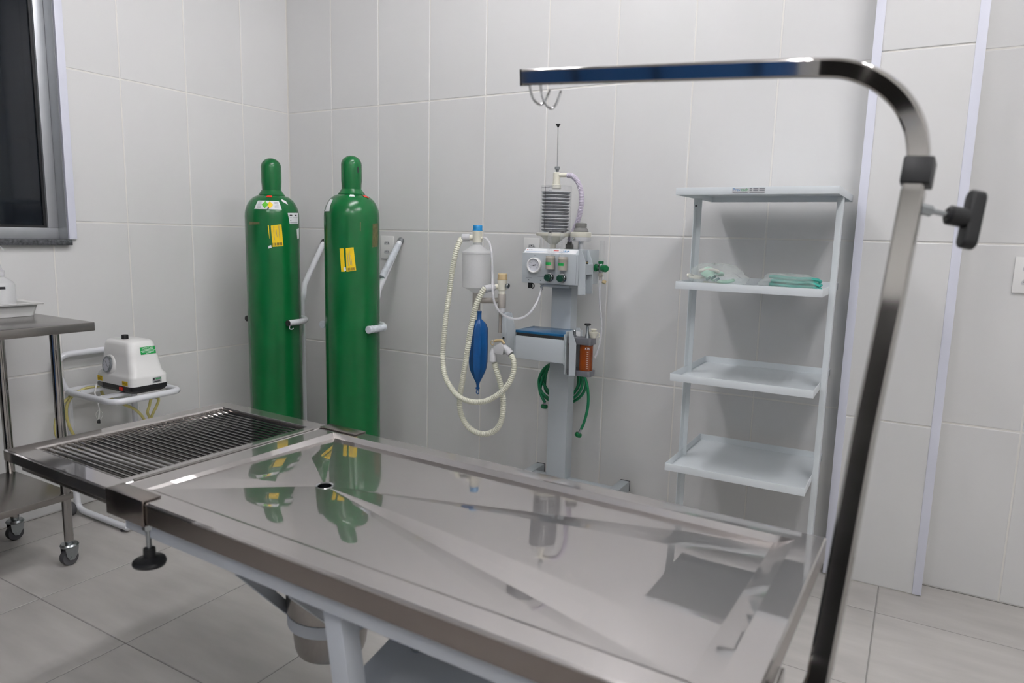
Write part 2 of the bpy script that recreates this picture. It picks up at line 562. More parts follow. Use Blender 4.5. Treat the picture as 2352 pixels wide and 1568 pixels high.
MB().box(-.13, .0, wy1 - .003, wy1, wz0 + .02, wz1).build('window_jamb', 'alu', win, smooth=None)
MB().box(-.13, .026, wy0, wy1 + .004, wz0 - .003, wz0 + .0195).build('window_sill', 'granite', win, bevel=.002)
for a, b, c, d in ((wy1 - .001, wy1 + .03, wz0 + .0205, wz1 + .03), (wy0, wy1 - .001, wz1 - .001, wz1 + .03)):
    MB().box(0.0005, .013, a, b, c, d).build('window_casing', 'trim', win, bevel=.002)

# rear wall: the dark door that the steel mirrors
dr = tag(MB().box(2.235, 3.08, YR, YR + .05, 0, 2.12).build('door_1', 'dark_door', bevel=.004), kind='structure')
MB().cyl((3.00, YR + .05, 1.0), (3.00, YR + .11, 1.0), .01).build('door_handle', 'chrome', dr)

# blue cabinet behind the photographer
cab = thing('storage_cabinet', (.94, YR + .2, 0), 'blue three-door storage cabinet on the rear wall, mirrored in the drip pole arm', 'cabinet')
MB().box(.10, 1.80, YR + .001, YR + .38, .0, 1.32).build('carcass', 'blue_door', cab, bevel=.004)
for x0, x1 in ((.11, .66), (.67, 1.22), (1.23, 1.79)):
    dd = MB().box(x0, x1, YR + .381, YR + .40, .06, 1.31).build('door', 'blue_door', cab, bevel=.003)
    MB().box(x1 - .14, x1 - .10, YR + .4005, YR + .415, .60, 1.22).build('handle', 'black', dd, bevel=.004)

lc_ = thing('added_low_cabinet', (.27, -2.95, 0), 'unseen black cabinet added for dark reflections, by the window wall beyond the instrument trolley', 'cabinet')  # added out of view so the clamp and grate edges mirror something dark
MB().box(.03, .50, -3.55, -2.36, .0, .86).build('carcass', 'black', lc_, bevel=.004)
for y0, y1 in ((-3.54, -2.96), (-2.95, -2.37)):
    dd = MB().box(.5005, .518, y0, y1, .05, .84).build('door', 'black', lc_, bevel=.003)
    MB().box(.5185, .53, (y0 + y1) / 2 - .06, (y0 + y1) / 2 + .06, .74, .755).build('handle', 'zinc', dd, bevel=.002)

# ------------------------------------------------------------------ ceiling lights
for k, (fx, fy) in enumerate(FIXTURES):
    t = thing('ceiling_light', (fx, fy, ZC), 'white twin tube fluorescent ceiling light ' + ('between the oxygen cylinders and the operating table', 'over the space before the dark door', 'near the tiled pillar', 'furthest from the oxygen cylinders')[k], 'ceiling light', 'fluorescent ceiling lights')
    MB().box(fx - .11, fx + .11, fy - .64, fy + .64, ZC - .045, ZC - .0005).build('lamp_body', 'lampbody', t, bevel=.006)
    for s in (-1, 1):
        MB().cyl((fx + s * .055, fy - .59, ZC - .07), (fx + s * .055, fy + .59, ZC - .07), .014, n=12).build('tube', 'tube', t)
        for q in (-1, 1):
            MB().box(fx + s * .055 - .014, fx + s * .055 + .014, fy + q * .605 - .012, fy + q * .605 + .012, ZC - .088, ZC - .044).build('lamp_holder', 'lampbody', t)

# ================================================================== the operating table
TO = Vector((1.1974, -1.9740, 0.0)); TA = -0.0287; ZT = 0.6589
TL, TWD, GL = 1.686, 0.5945, 0.4440
_c, _s = math.cos(TA), math.sin(TA)


def TB(u, v, z):
    return Vector((TO.x + u * _c - v * _s, TO.y + u * _s + v * _c, z))


tcx = TB(1.10, TWD / 2, 0)
tab = thing('operating_table', (tcx.x, tcx.y, 0), 'stainless steel veterinary operating table with sunken drain top and slatted end grate', 'table')
# sunken top: flat rim, short bevel, four planes falling to the drain
u0, u1 = GL + .002, TL
iu0, iu1, iv0, iv1 = .500, 1.640, .045, .551
bu0, bu1, bv0, bv1 = iu0 + .008, iu1 - .034, iv0 + .010, iv1 - .005
DR, DZ = Vector((.745, .289, 0)), ZT - .0145
b = MB(TB)
r4 = lambda a0, a1, c0, c1, z: [(a0, c0, z), (a1, c0, z), (a1, c1, z), (a0, c1, z)]
NT, NS = 10, 10
basin = [(bu0, bv0, ZT - .0040), (bu1, bv0, ZT - .0040), (bu1, bv1, ZT - .0130), (bu0, bv1, ZT - .0130)]
bulge = [.0026, .0060, .0, .0030]           # near, right, far, left sheet
loop = []
for k in range(4):
    p, q = Vector(basin[k]), Vector(basin[(k + 1) % 4])
    for t in range(NT): loop.append((k, t / NT, p + (q - p) * (t / NT)))
m4 = len(loop)
rings = [r4(u0, u1, 0, TWD, ZT - .006), r4(u0, u1, 0, TWD, ZT - .003), r4(u0 + .003, u1 - .003, .003, TWD - .003, ZT), r4(iu0, iu1, iv0, iv1, ZT)]


def dens(q):
    out = []
    for k in range(4):
        p, r = Vector(q[k]), Vector(q[(k + 1) % 4])
        for t in range(NT): out.append(p + (r - p) * (t / NT))
    return out


vs = []
for q in rings: vs += dens(q)
for s_ in range(NS + 1):
    f = 1 - s_ / NS                          # 1 at the lip, 0 at the drain
    for (k, t, p) in loop:
        a = math.atan2(p.y - DR.y, p.x - DR.x)
        e = Vector((DR.x + .015 * math.cos(a), DR.y + .015 * math.sin(a), DZ))
        w = e + (p - e) * f
        bl = bulge[k] * 4 * f * (1 - f) * min(1, 4 * t * (1 - t) * 1.6)
        vs.append((w.x, w.y, w.z + bl))
fs = []
for i in range(len(rings) + NS):
    for k in range(m4):
        k2 = (k + 1) % m4
        fs.append((i * m4 + k, i * m4 + k2, i * m4 + m4 + k2, i * m4 + m4 + k))
b.add(vs, fs)
top = b.build('table_top', 'steel_top', tab, smooth=1.3)
MB(TB).lathe([(.0150, -.030), (.0150, 0), (.0185, .0012), (.0195, .0002), (.0165, -.006), (.0165, -.030)], (DR.x, DR.y, DZ), n=24, cap=False).build('drain_ring', 'chrome', top)
MB(TB).lathe([(.0149, 0), (.0149, .003)], (DR.x, DR.y, DZ - .03), n=24).build('drain_bottom', 'black', top)
sk = MB(TB)
vs = r4(u0, u1, 0, TWD, ZT - .0062) + r4(u0, u1, 0, TWD, ZT - .0435) + r4(u0 + .012, u1 - .012, .012, TWD - .012, ZT - .0435) + r4(u0 + .012, u1 - .012, .012, TWD - .012, ZT - .0455)
sk.add(vs, [(i * 4 + (k + 1) % 4, i * 4 + k, i * 4 + 4 + k, i * 4 + 4 + (k + 1) % 4)[::1] for i in range(3) for k in range(4)])
sk.build('table_skirt', 'steel_skirt', tab, smooth=None, bevel=.0012)
# inner tray shell below
b = MB(TB)
b.box(u0 + .02, u1 - .02, .02, TWD - .02, ZT - .060, ZT - .046)
b.build('under_plate', 'base_grey', tab)
# painted frame rails under the rim
for v in (.012, TWD - .042):
    MB(TB).box(u0 + .03, TL - .01, v, v + .03, ZT - .078, ZT - .0445).build('frame_rail', 'base_grey', tab, bevel=.003)
for u in (u0 + .002, TL - .04):
    MB(TB).box(u, u + .03, .045, TWD - .045, ZT - .078, ZT - .0605).build('cross_rail', 'base_grey', tab, bevel=.003)

# slatted grate at the end
gr = MB(TB)
gi = .046
go = r4(0, GL - .002, 0, TWD, 0); gn = r4(gi, GL - .036, gi, TWD - gi, 0)
vs = []; fs = []
lv = [(go, ZT - .026), (go, ZT - .003), (r4(.003, GL - .005, .003, TWD - .003, 0), ZT), (gn, ZT), (r4(gi + .002, GL - .038, gi + .002, TWD - gi - .002, 0), ZT - .004), (r4(gi + .002, GL - .038, gi + .002, TWD - gi - .002, 0), ZT - .026)]
for q, z in lv: vs += [(p[0], p[1], z) for p in q]
for i in range(5):
    for k in range(4):
        k2 = (k + 1) % 4
        fs.append((i * 4 + k, i * 4 + k2, i * 4 + 4 + k2, i * 4 + 4 + k))
for k in range(4):
    k2 = (k + 1) % 4
    fs.append((20 + k, 20 + k2, k2, k))
gr.add(vs, fs)
grate = gr.build('end_grate', 'steel_top', tab, smooth=None, bevel=.0008)
NB = 30
for i in range(NB):
    v = gi + .012 + i * (TWD - 2 * gi - .024) / (NB - 1)
    MB(TB).cyl((gi + .0005, v, ZT - .010), (GL - .0365, v, ZT - .010), .0042, n=10).build('bar', 'steel', grate)
for u in (.058, .215, .392):
    MB(TB).cyl((u, gi + .001, ZT - .0175), (u, TWD - gi - .001, ZT - .0175), .0038, n=10).build('cross_rod', 'steel', grate)
# drip tray and support rails below the grate
for v in (.016, TWD - .046):
    MB(TB).box(.045, GL - .004, v, v + .03, ZT - .046, ZT - .0265).build('support_rail', 'steel_brush', tab, bevel=.002)
MB(TB).box(.06, GL - .01, .05, TWD - .05, ZT - .050, ZT - .046).build('drip_tray', 'steel_brush', tab)
# raised bead along the seam
MB(TB).tube([(GL - .006, .055, ZT + .001), (GL - .006, TWD - .055, ZT + .001)], .003, 8).build('seam_bead', 'steel', grate)


def clamp(v_out, sgn):
    """C-shaped steel clamp that holds the grate on the table edge; sgn: +1 on the -v side"""
    a, c = v_out, v_out + sgn * .034
    prof = [(a - sgn * .0042, ZT + .0035), (c, ZT + .0035), (c, ZT + .0008), (a - sgn * .0012, ZT + .0008), (a - sgn * .0012, ZT - .0455), (c, ZT - .0455), (c, ZT - .0485), (a - sgn * .0042, ZT - .0485)]
    cl = MB(TB).prism([(GL - .004, p[0], p[1]) for p in prof], (.128, 0, 0)).build('clamp', 'steel_skirt', tab, bevel=.0008)
    uk, vk = GL + .112, v_out + sgn * .012
    MB(TB).lathe([(.011, 0), (.011, .012)], (uk, vk, ZT - .060), n=6).build('nut', 'zinc', cl)
    MB(TB).cyl((uk, vk, ZT - .098), (uk, vk, ZT - .046), .005, n=12).build('screw', 'zinc', cl)
    pr = []
    n = 40
    kb = MB(TB)
    prof = [(.006, .024), (.011, .023), (.0115, .006), (.018, .002), (.029, .000), (.031, -.005), (.029, -.010), (.018, -.013), (.004, -.013)]
    vs = []; fs = []
    for (rad, h) in prof:
        for k in range(n):
            t = 2 * math.pi * k / n
            lobe = 1 + (.035 * math.cos(3 * t) if rad > .02 else 0)
            vs.append((uk + rad * lobe * math.cos(t), vk + rad * lobe * math.sin(t), ZT - .122 + h))
    for i in range(len(prof) - 1):
        for k in range(n): fs.append((i * n + k, (i + 1) * n + k, (i + 1) * n + (k + 1) % n, i * n + (k + 1) % n))
    fs.append(tuple(range(n))); fs.append(tuple(((len(prof) - 1) * n + k) for k in range(n))[::-1])
    kb.add(vs, fs).build('knob', 'black', cl)


clamp(0.0, 1)
clamp(TWD, -1)

# base: column, bolted plate, slanted struts
bx, by = 2.36, -1.68
PS = math.tan(math.radians(13))
pz = lambda y: .424 + (y + 1.787) * PS
MB().prism([(bx - .16, by - .245, pz(by - .245)), (bx - .16, by + .03, pz(by + .03)), (bx - .16, by + .03, pz(by + .03) - .016), (bx - .16, by - .245, pz(by - .245) - .016)], (.33, 0, 0)).build('bolted_plate', 'base_grey', tab, bevel=.003)
pnm = Vector((0, -PS, 1)).normalized()
for (x, y) in ((2.264, -1.791), (2.349, -1.788)):
    w0 = Vector((x, y, pz(y))) + pnm * .0003
    wsh = MB().lathe([(.0125, 0), (.0125, .002)], w0, pnm, n=20).build('washer', 'zinc', tab)
    MB().lathe([(.0085, 0), (.0085, .007), (.0070, .0085)], w0 + pnm * .0022, pnm, n=6).build('bolt_head', 'zinc', wsh, smooth=None)
MB().box(bx - .07, bx + .07, by - .08, by + .08, .06, .421).build('column', 'base_grey', tab, bevel=.006)
MB().prism([(bx - .07, by - .05, .58), (bx - .07, by + .05, .58), (bx + .10, by + .05, .58), (bx + .10, by - .05, .58)], (0, 0, -.158)).build('upper_block', 'base_grey', tab, bevel=.004)
for yy in (by - .22, by + .22):
    MB().box(bx - .45, bx + .35, yy - .03, yy + .03, 0.022, .06).build('foot_bar', 'base_grey', tab, bevel=.005)
    for xx in (bx - .42, bx + .32):
        MB().lathe([(.024, 0), (.024, .012), (.012, .023)], (xx, yy, 0), n=18).build('foot_pad', 'rubber', tab)
MB().box(bx - .05, bx + .05, by - .22, by + .22, .025, .0598).build('foot_bridge', 'base_grey', tab, bevel=.004)
for v, yy in ((.045, by - .205), (TWD - .045, by + .205)):
    A = TB(1.035, v, ZT - .079); Bp = Vector((A.x + .075, A.y + (.004 if v < .3 else -.004), .0605))
    d = (Bp - A).normalized(); X = Vector((d.z, 0, -d.x)).normalized() * .019; Y = d.cross(X).normalized() * .019
    MB().obox((A + Bp) / 2, X, Y, d * ((Bp - A).length / 2)).build('strut', 'base_grey', tab, bevel=.003)

# ring that carries the bucket
BC = Vector((1.972, -1.716, 0))
hp = MB()
hp.lathe([(.0865, 0), (.0865, .026), (.0895, .026), (.0895, 0), (.0865, 0)], (BC.x, BC.y, .357), n=40, cap=False)
hoop = hp.build('bucket_hoop', 'base_grey', tab)
for s in (-1, 1):
    vv = .03 if s < 0 else TWD - .03
    A = TB(.800, vv, ZT - .079); Q = BC + Vector((-.080, s * .045, .372))
    d = Q - A; n = d.normalized(); Y = Vector((0, 0, 1)).cross(n).normalized()
    MB().obox((A + Q) / 2, n * (d.length / 2), Y * .002, n.cross(Y) * .012).build('hoop_strap', 'base_grey', tab)
    A = TB(.94, vv, ZT - .079); Q = BC + Vector((.082, s * .040, .372))
    d = Q - A; n = d.normalized(); Y = Vector((0, 0, 1)).cross(n).normalized()
    MB().obox((A + Q) / 2, n * (d.length / 2), Y * .002, n.cross(Y) * .012).build('hoop_strap', 'base_grey', tab)

bk = MB()
bk.lathe([(.001, .2655), (.062, .2655), (.072, .270), (.0755, .282), (.0805, .330), (.0862, .336), (.0862, .362), (.089, .363), (.0955, .440), (.098, .4415), (.0985, .444), (.097, .446), (.0945, .443), (.0855, .362), (.079, .330), (.0735, .284), (.068, .272), (.001, .2685)], BC + Vector((0, 0, .022)), n=44)
buck = tag(bk.build('steel_bucket', 'steel_brush'), 'stainless steel bucket hanging in a hoop under the operating table', 'bucket')

# ================================================================== bent drip pole on the table end
pp = []
for (px, py, d) in ((1207, 178, 1.19), (1500, 167, 1.053), (1760, 159, .962), (1880, 156, .925), (1955, 161, .908), (2020, 187, .899), (2070, 230, .894), (2100, 285, .893), (2110, 345, .893), (2105, 395, .894), (2098, 440, .895), (2050, 690, .897), (1985, 1000, .90), (1925, 1330, .902), (1892, 1500, .902)):
    pp.append(at(px, py, d=d))
# square tube swept along the path; faces kept in the plane of the bend
pn = (pp[3] - pp[0]).cross(pp[9] - pp[3]).normalized()
HW = .0126


def square_sweep(pts, hw, bevel, name, material, parent):
    prof = []
    c = .0035
    for sx, sy in ((1, 1), (-1, 1), (-1, -1), (1, -1)):
        for k in range(3):
            t = math.atan2(sy, sx) + (k - 1) * math.pi / 4
            prof.append((sx * (hw - c) + c * math.cos(t), sy * (hw - c) + c * math.sin(t)))
    n = len(prof); vs = []; fs = []
    m = len(pts)
    for i in range(m):
        t = (pts[min(i + 1, m - 1)] - pts[max(i - 1, 0)]).normalized()
        a = (pn - t * pn.dot(t)).normalized(); b2 = t.cross(a)
        for (p, q) in prof: vs.append(pts[i] + a * p + b2 * q)
    for i in range(m - 1):
        for k in range(n): fs.append((i * n + k, i * n + (k + 1) % n, (i + 1) * n + (k + 1) % n, (i + 1) * n + k))
    fs.append(tuple(range(n))[::-1]); fs.append(tuple((m - 1) * n + k for k in range(n)))
    o = MB().add(vs, fs).build(name, material, parent, smooth=12)
    return o


e14 = pp[14]
end_pt = Vector((TB(TL + .0062, .185, 0).x, e14.y - .022, e14.z - .070))
pole = thing('drip_pole', end_pt, 'bent square stainless steel drip pole with two hooks fixed to the operating table end', 'drip pole')
arm_pts = [pp[0]] + curve(pp[2:10], 8) + [pp[10] + (pp[11] - pp[10]) * .25]
arm = square_sweep(arm_pts, HW, .003, 'curved_arm', 'steel', pole)
low = [pp[10]] + [pp[11], pp[12], pp[13], pp[14]]
low_end = curve([e14, e14 + Vector((-.003, -.010, -.030)), e14 + Vector((-.012, -.016, -.056)), Vector((end_pt.x + .014, end_pt.y + .001, end_pt.z + .001)), end_pt], 6)
mast = square_sweep(low + low_end[1:], HW + .0012, .003, 'mast', 'steel', pole)
# plate on the table end
MB().box(end_pt.x - .0055, end_pt.x - .0003, end_pt.y - .035, end_pt.y + .035, end_pt.z - .03, ZT - .046).build('mount_plate', 'steel', pole, bevel=.001)
# black collar
cdir = (pp[10] - pp[9]).normalized()
cc = at(2109, 397, d=.894)
td = (pp[11] - pp[10]).normalized()
A_ = (pn - td * pn.dot(td)).normalized(); B_ = td.cross(A_)
MB().obox(cc, A_ * .0175, B_ * .0175, td * .0175).build('collar', 'black', pole, bevel=.003)
# locking knob on the outer side
k0 = at(2100, 476, d=.893)
screw_end = at(2178, 493, d=.893)
MB().cyl(k0 + (screw_end - k0) * .12, screw_end, .0035, n=12).build('screw', 'zinc', pole)
MB().cyl(k0 + (screw_end - k0) * .14, k0 + (screw_end - k0) * .5, .0072, n=6).build('nut', 'zinc', pole, smooth=None)
kx = (screw_end - k0).normalized()
hub = MB().lathe([(.0085, 0), (.0125, .003), (.0125, .024)], screw_end - kx * .002, kx, n=20)
hubo = hub.build('knob', 'black', pole)
wc = screw_end + kx * .0215
ku = (UP - kx * UP.dot(kx)).normalized(); kv = kx.cross(ku)
cap_ = []
for s_, c_ in ((1, .0275), (-1, -.0275)):
    for k in range(9):
        t = math.pi * k / 8
        cap_.append(wc + ku * (c_ + s_ * .0105 * math.sin(t)) + kv * (s_ * .0105 * math.cos(t)))
MB().prism(cap_, kx * .018).build('knob_wing', 'black', hubo, bevel=.004, seg=3)
# hooks under the tip
ad = (pp[2] - pp[0]).normalized()
aside = (pn - ad * pn.dot(ad)).normalized()
if aside.dot(FWD) < 0: aside = -aside
adn = ad.cross(aside); adn = adn if adn.z < 0 else -adn
for s, ln in ((.014, .030), (.036, .036)):
    o = pp[0] + ad * s + adn * HW * .9 - aside * .008
    pts = [o, o + adn * ln * .5 + ad * .003, o + adn * ln * .9 + ad * .008 + aside * .004, o + adn * ln * 1.08 + ad * .014 + aside * .010, o + adn * ln * .95 + ad * .019 + aside * .016, o + adn * ln * .6 + ad * .022 + aside * .022, o + adn * ln * .32 + ad * .024 + aside * .026]
    MB().tube(curve(pts, 6), .0021, 8).build('hook', 'chrome', pole)
fa = -aside
upv = -adn
MB().prism([pp[0] - ad * .0004 + upv * s1 * (HW + .0006) + fa * s2 * (HW + .0006) for s1, s2 in ((-1, -1), (-1, 1), (1, 1), (1, -1))], ad * -.002).build('end_cap', 'black', pole)

# ================================================================== oxygen cylinders
def cylpoint(c, r, px, py):
    """(angle, z) where the sight line through a photo pixel meets an upright cylinder"""
    d = at(px, py, d=1.0) - CAM
    ox, oy = CAM.x - c.x, CAM.y - c.y
    A = d.x ** 2 + d.y ** 2; B = ox * d.x + oy * d.y; Cc = ox ** 2 + oy ** 2 - r * r
    D = max(B * B - A * Cc, 0)
    t = (-B - math.sqrt(D)) / A
    p = CAM + d * t
    return math.atan2(p.y - c.y, p.x - c.x), p.z


def decal(c, rfun, quad, name, material, parent, lift=.0008, n=10, m=3):
    """patch glued to a surface of revolution; quad = four (angle, z), counter-clockwise"""
    vs, fs = [], []
    a0 = quad[0][0]
    qd = [((a - a0 + math.pi) % (2 * math.pi) - math.pi + a0, z) for a, z in quad]
    for j in range(m + 1):
        for i in range(n + 1):
            s, t = i / n, j / m
            a = (qd[0][0] * (1 - s) + qd[1][0] * s) * (1 - t) + (qd[3][0] * (1 - s) + qd[2][0] * s) * t
            z = (qd[0][1] * (1 - s) + qd[1][1] * s) * (1 - t) + (qd[3][1] * (1 - s) + qd[2][1] * s) * t
            rr = rfun(z) + lift
            vs.append((c.x + rr * math.cos(a), c.y + rr * math.sin(a), z + lift * .5))
    for j in range(m):
        for i in range(n):
            k = j * (n + 1) + i
            fs.append((k, k + 1, k + n + 2, k + n + 1))
    o = MB().add(vs, fs).build(name, material, parent, smooth=60)
    return o


def gas_cylinder(c, ztop, label, R=.119):
    c = Vector((c[0], c[1], 0))
    t = thing('oxygen_cylinder', c, label, 'gas cylinder', 'green oxygen cylinders')
    zs = ztop - .264            # where the shoulder starts
    zn = ztop - .166
    prof = [(R * .80, .004), (R * .97, .016), (R, .035), (R, zs)]
    for k in range(1, 9):
        a = math.pi / 2 * k / 9
        prof.append((.050 + (R - .050) * math.cos(a), zs + (zn - zs) * math.sin(a)))
    prof += [(.052, zn + .002)]

    def rfun(z):
        for (r0, z0), (r1, z1) in zip(prof, prof[1:]):
            if z0 <= z <= z1: return r0 + (r1 - r0) * (z - z0) / max(z1 - z0, 1e-6)
        return R
    body = MB().lathe(prof, c, n=56).build('body', 'green', t, smooth=40)
    MB().lathe([(.0575, 0), (.058, .004), (.0465, .020), (.0445, .024)], c + Vector((0, 0, zn - .001)), n=40).build('neck_ring', 'green', t)
    cap = [(.0420, 0), (.0425, .018), (.0440, .036), (.0440, .104)]
    for k in range(1, 8):
        a = math.pi / 2 * k / 7
        cap.append((.0440 * math.cos(a), .104 + .040 * math.sin(a)))
    cp = MB().lathe(cap, c + Vector((0, 0, zn + .0225)), n=40).build('valve_cap', 'green', t, smooth=50)
    return t, c, rfun, R, cp, zn


c2 = (0.824, -0.406); c1 = (0.403, -0.476)
cylB, cB, rB, RB, capB, znB = gas_cylinder(c2, 1.504, 'green oxygen cylinder with yellow label, held by film-wrapped wall bracket', .119)
cylA, cA, rA, RA, capA, znA = gas_cylinder(c1, 1.499, 'green oxygen cylinder with white diamond label on its shoulder, in the room corner', .119)


def Q(c, r, *pix): return [cylpoint(c, r, *p) for p in pix]


# cylinder B (in front)
decal(cB, rB, Q(cB, RB, (784, 624), (793, 624), (789, 570), (780, 571)), 'yellow_label', 'yellow', cylB)
lb = decal(cB, rB, Q(cB, RB, (796, 624), (818, 621), (812, 568), (794, 570)), 'yellow_label', 'yellow', cylB)
for k in range(9):
    x = 798 + k * 2.05
    decal(cB, rB, Q(cB, RB, (x, 621.5 - k * .1), (x + (1.2 if k % 3 else .7), 621.5 - k * .1), (x + (1.2 if k % 3 else .7) - .6, 615 - k * .1), (x - .6, 615 - k * .1)), 'barcode_bar', 'ink', lb, .0013, 2, 1)
for k, (x, y0, y1) in enumerate(((800, 611, 580), (804.5, 608, 576), (808, 610, 586))):
    decal(cB, rB, Q(cB, RB, (x, y0), (x + .9, y0), (x - 2, y1), (x - 2.9, y1)), 'print_line', 'ink_grey', lb, .0013, 2, 3)
decal(cB, rB, Q(cB, RB, (790, 623), (795, 622), (794, 613), (789, 614)), 'torn_paper', 'label_white', cylB, .0010, 3, 2)
decal(cB, rB, [(a, z) for a, z in ((-.95, znB - .012), (-.66, znB - .012), (-.68, znB - .003), (-.92, znB - .003))], 'white_sticker', 'label_white', cylB, .0015)
decal(cB, rB, [(-2.05, 1.262), (-1.72, 1.262), (-1.75, 1.312), (-2.0, 1.314)], 'shoulder_label', 'label_white', cylB, .0012)
decal(cB, rB, [(-.12, znB - .012), (.2, znB - .014), (.2, znB - .004), (-.1, znB - .002)], 'red_sticker', 'red', cylB, .0015)
decal(cB, lambda z: .0440, [(-.22, 1.430), (-.08, 1.430), (-.08, 1.455), (-.22, 1.455)], 'cap_slot', 'black', cylB, .0006, 5, 2)
decal(cB, rB, Q(cB, RB, (855, 568), (868, 566), (868, 512), (856, 514)), 'scuff_mark', 'scuff', cylB, .0005, 4, 4)
decal(cB, rB, Q(cB, RB, (827, 531), (828.6, 531), (828.8, 510), (827, 510)), 'scratch', 'scuff', cylB, .0005, 2, 2)
# cylinder A (in the corner)
la = decal(cA, rA, Q(cA, RA, (626, 567), (651, 565), (646, 515), (622, 518)), 'yellow_label', 'yellow', cylA)
decal(cA, rA, Q(cA, RA, (618.6, 548), (619.4, 548), (617.6, 517), (614.8, 517)), 'yellow_scrap', 'yellow', cylA, .0008, 3, 3)
for k in range(9):
    x = 626.5 + k * 2.5
    decal(cA, rA, Q(cA, RA, (x, 564.5 - k * .15), (x + (1.4 if k % 3 else .8), 564.5 - k * .15), (x + (1.4 if k % 3 else .8) - .5, 558 - k * .15), (x - .5, 558 - k * .15)), 'barcode_bar', 'ink', la, .0013, 2, 1)
for k, (x, y0, y1) in enumerate(((630, 551, 520), (636, 545, 527), (642, 552, 518))):
    decal(cA, rA, Q(cA, RA, (x, y0), (x + .9, y0), (x - 1.5, y1), (x - 2.4, y1)), 'print_line', 'ink_grey', la, .0013, 2, 3)
decal(cA, rA, Q(cA, RA, (616, 571), (624, 569), (623, 563), (617, 565)), 'torn_paper', 'label_white', cylA, .0010, 3, 2)
tl = decal(cA, rA, Q(cA, RA, (665, 514), (684.5, 514), (685, 489), (661, 489)), 'white_label', 'label_white', cylA, .0008)
for k, (x0, x1, y) in enumerate(((665, 671, 495), (677, 681, 495.5), (665, 670, 500), (673, 683, 500), (666, 669, 506.5), (666, 682.5, 511.3))):
    decal(cA, rA, Q(cA, RA, (x0, y + 1), (x1, y + 1), (x1, y - (1.6 if k < 2 else .2)), (x0, y - (1.6 if k < 2 else .2))), 'print_line', 'ink_grey' if k > 1 else 'ink', tl, .0013, 4, 1)
decal(cA, rA, Q(cA, RA, (682.5, 549), (686.4, 548), (686.2, 524), (681, 526)), 'white_label', 'label_white', cylA, .0008, 3, 2)
sm = -.7
sl = decal(cA, rA, [(-1.42, 1.268), (-.36, 1.268), (-.42, 1.305), (-1.34, 1.305)], 'diamond_label', 'label_white', cylA, .0010, 16, 5)
for (a, colr) in ((-.99, 'label_lime'), (-.80, 'yellow')):
    decal(cA, rA, [(a, 1.271), (a + .135, 1.2875), (a, 1.304), (a - .135, 1.2875)], 'hazard_diamond', colr, sl, .0016 + (0 if colr == 'yellow' else .0004), 6, 6)
decal(cA, rA, [(-.90, 1.268), (-.84, 1.268), (-.83, 1.277), (-.86, 1.279)], 'tear', 'ink', sl, .002, 3, 2)
for z in (1.298, 1.292, 1.286, 1.280, 1.274):
    decal(cA, rA, [(-1.30, z), (-1.14, z), (-1.14, z + .0018), (-1.30, z + .0018)], 'print_line', 'ink_grey', sl, .0015, 4, 1)
    decal(cA, rA, [(-.62, z), (-.46, z), (-.46, z + .0018), (-.62, z + .0018)], 'print_line', 'ink_grey', sl, .0015, 4, 1)
decal(cA, rA, [(-1.03, znA - .012), (-.70, znA - .012), (-.72, znA - .003), (-1.0, znA - .003)], 'red_sticker', 'red', cylA, .0015)
decal(cA, rA, [(-.28, 1.306), (-.02, 1.290), (-.06, 1.306), (-.25, 1.316)], 'white_sticker', 'label_white', cylA, .0012)
decal(cA, rA, Q(cA, RA, (572, 516), (596, 515), (596, 510), (573, 509)), 'scuff_mark', 'scuff', cylA, .0005, 4, 2)

# wall brackets: post, brace to the wall, U of tube round the cylinder
def bracket(c, wallx, zw, label, armx, stubx, wrapped, xo):
    zb = .762
    py = c.y + .137 + .0145 + .0135
    t = thing('cylinder_bracket', (c.x, py, 0), label, 'wall bracket', 'cylinder brackets')
    rr = .0135
    xp = c.x + xo
    post = MB().tube([(xp, py, .0), (xp, py, .80)] + curve([(xp, py, .84), (xp + .002, py + .010, .875), (xp + (wallx - xp) * .18, py * .86, .915)], 5)[1:] + [(xp + (wallx - xp) * .92, py * .07, zw - .012)], rr, 14)
    p = post.build('post', 'tube_white', t)
    bar_y = py + rr * 2
    xl, xr_ = stubx, armx
    fr = c.y - .045
    q = [(xl, fr, zb)] + [(c.x - .137 * math.cos(math.pi * k / 16), c.y + .137 * math.sin(math.pi * k / 16), zb) for k in range(17)] + [(xr_, fr, zb)]
    MB().tube(q, rr, 14).build('hoop', 'tube_white', t)
    for x in (xl, xr_):
        if wrapped:
            MB().tube(curve([(x, fr - .008, zb), (x, fr + .01, zb), (x + .001, fr + .05, zb), (x, fr + .095, zb)], 6), [rr * (1.18 + .10 * math.sin(k * 1.9)) for k in range(19)], 14).build('film_wrap', 'paper', t)
        else:
            MB().cyl((x, fr - .003, zb), (x, fr + .002, zb), rr * 1.02, n=16).build('end_plug', 'black', t)
    if wrapped:
        pts = [Vector((xp + (wallx - xp) * .3, py * .75, zw - .012 - (zw - .927) * .75)), Vector((xp + (wallx - xp) * .86, py * .13, zw - .026))]
        L = [pts[0] + (pts[1] - pts[0]) * (k / 24) for k in range(25)]
        MB().tube(L, [rr * (1.14 + .07 * math.sin(k * 2.3) + .04 * math.sin(k * 5.1)) for k in range(25)], 14).build('brace_wrap', 'paper', t)
    else:
        hk = [(xr_ - .0, fr + .01, zb - rr), (xr_, fr + .008, zb - .026), (xr_, fr + .022, zb - .030), (xr_, fr + .03, zb - .026)]
        MB().tube(curve(hk, 5), .002, 8).build('chain_hook', 'tube_white', t)
    e = Vector((wallx, -.001, zw)); d = Vector((xp + (wallx - xp) * .92, py * .07, zw - .012)) - e
    MB().cyl(e, e + d * 1.05, .0155, n=16).build('wall_plug', 'black' if not wrapped else 'zinc', t)
    MB().lathe([(.028, 0), (.028, .003)], (xp, py, 0), n=20).build('foot_plate', 'tube_white', t)
    return t


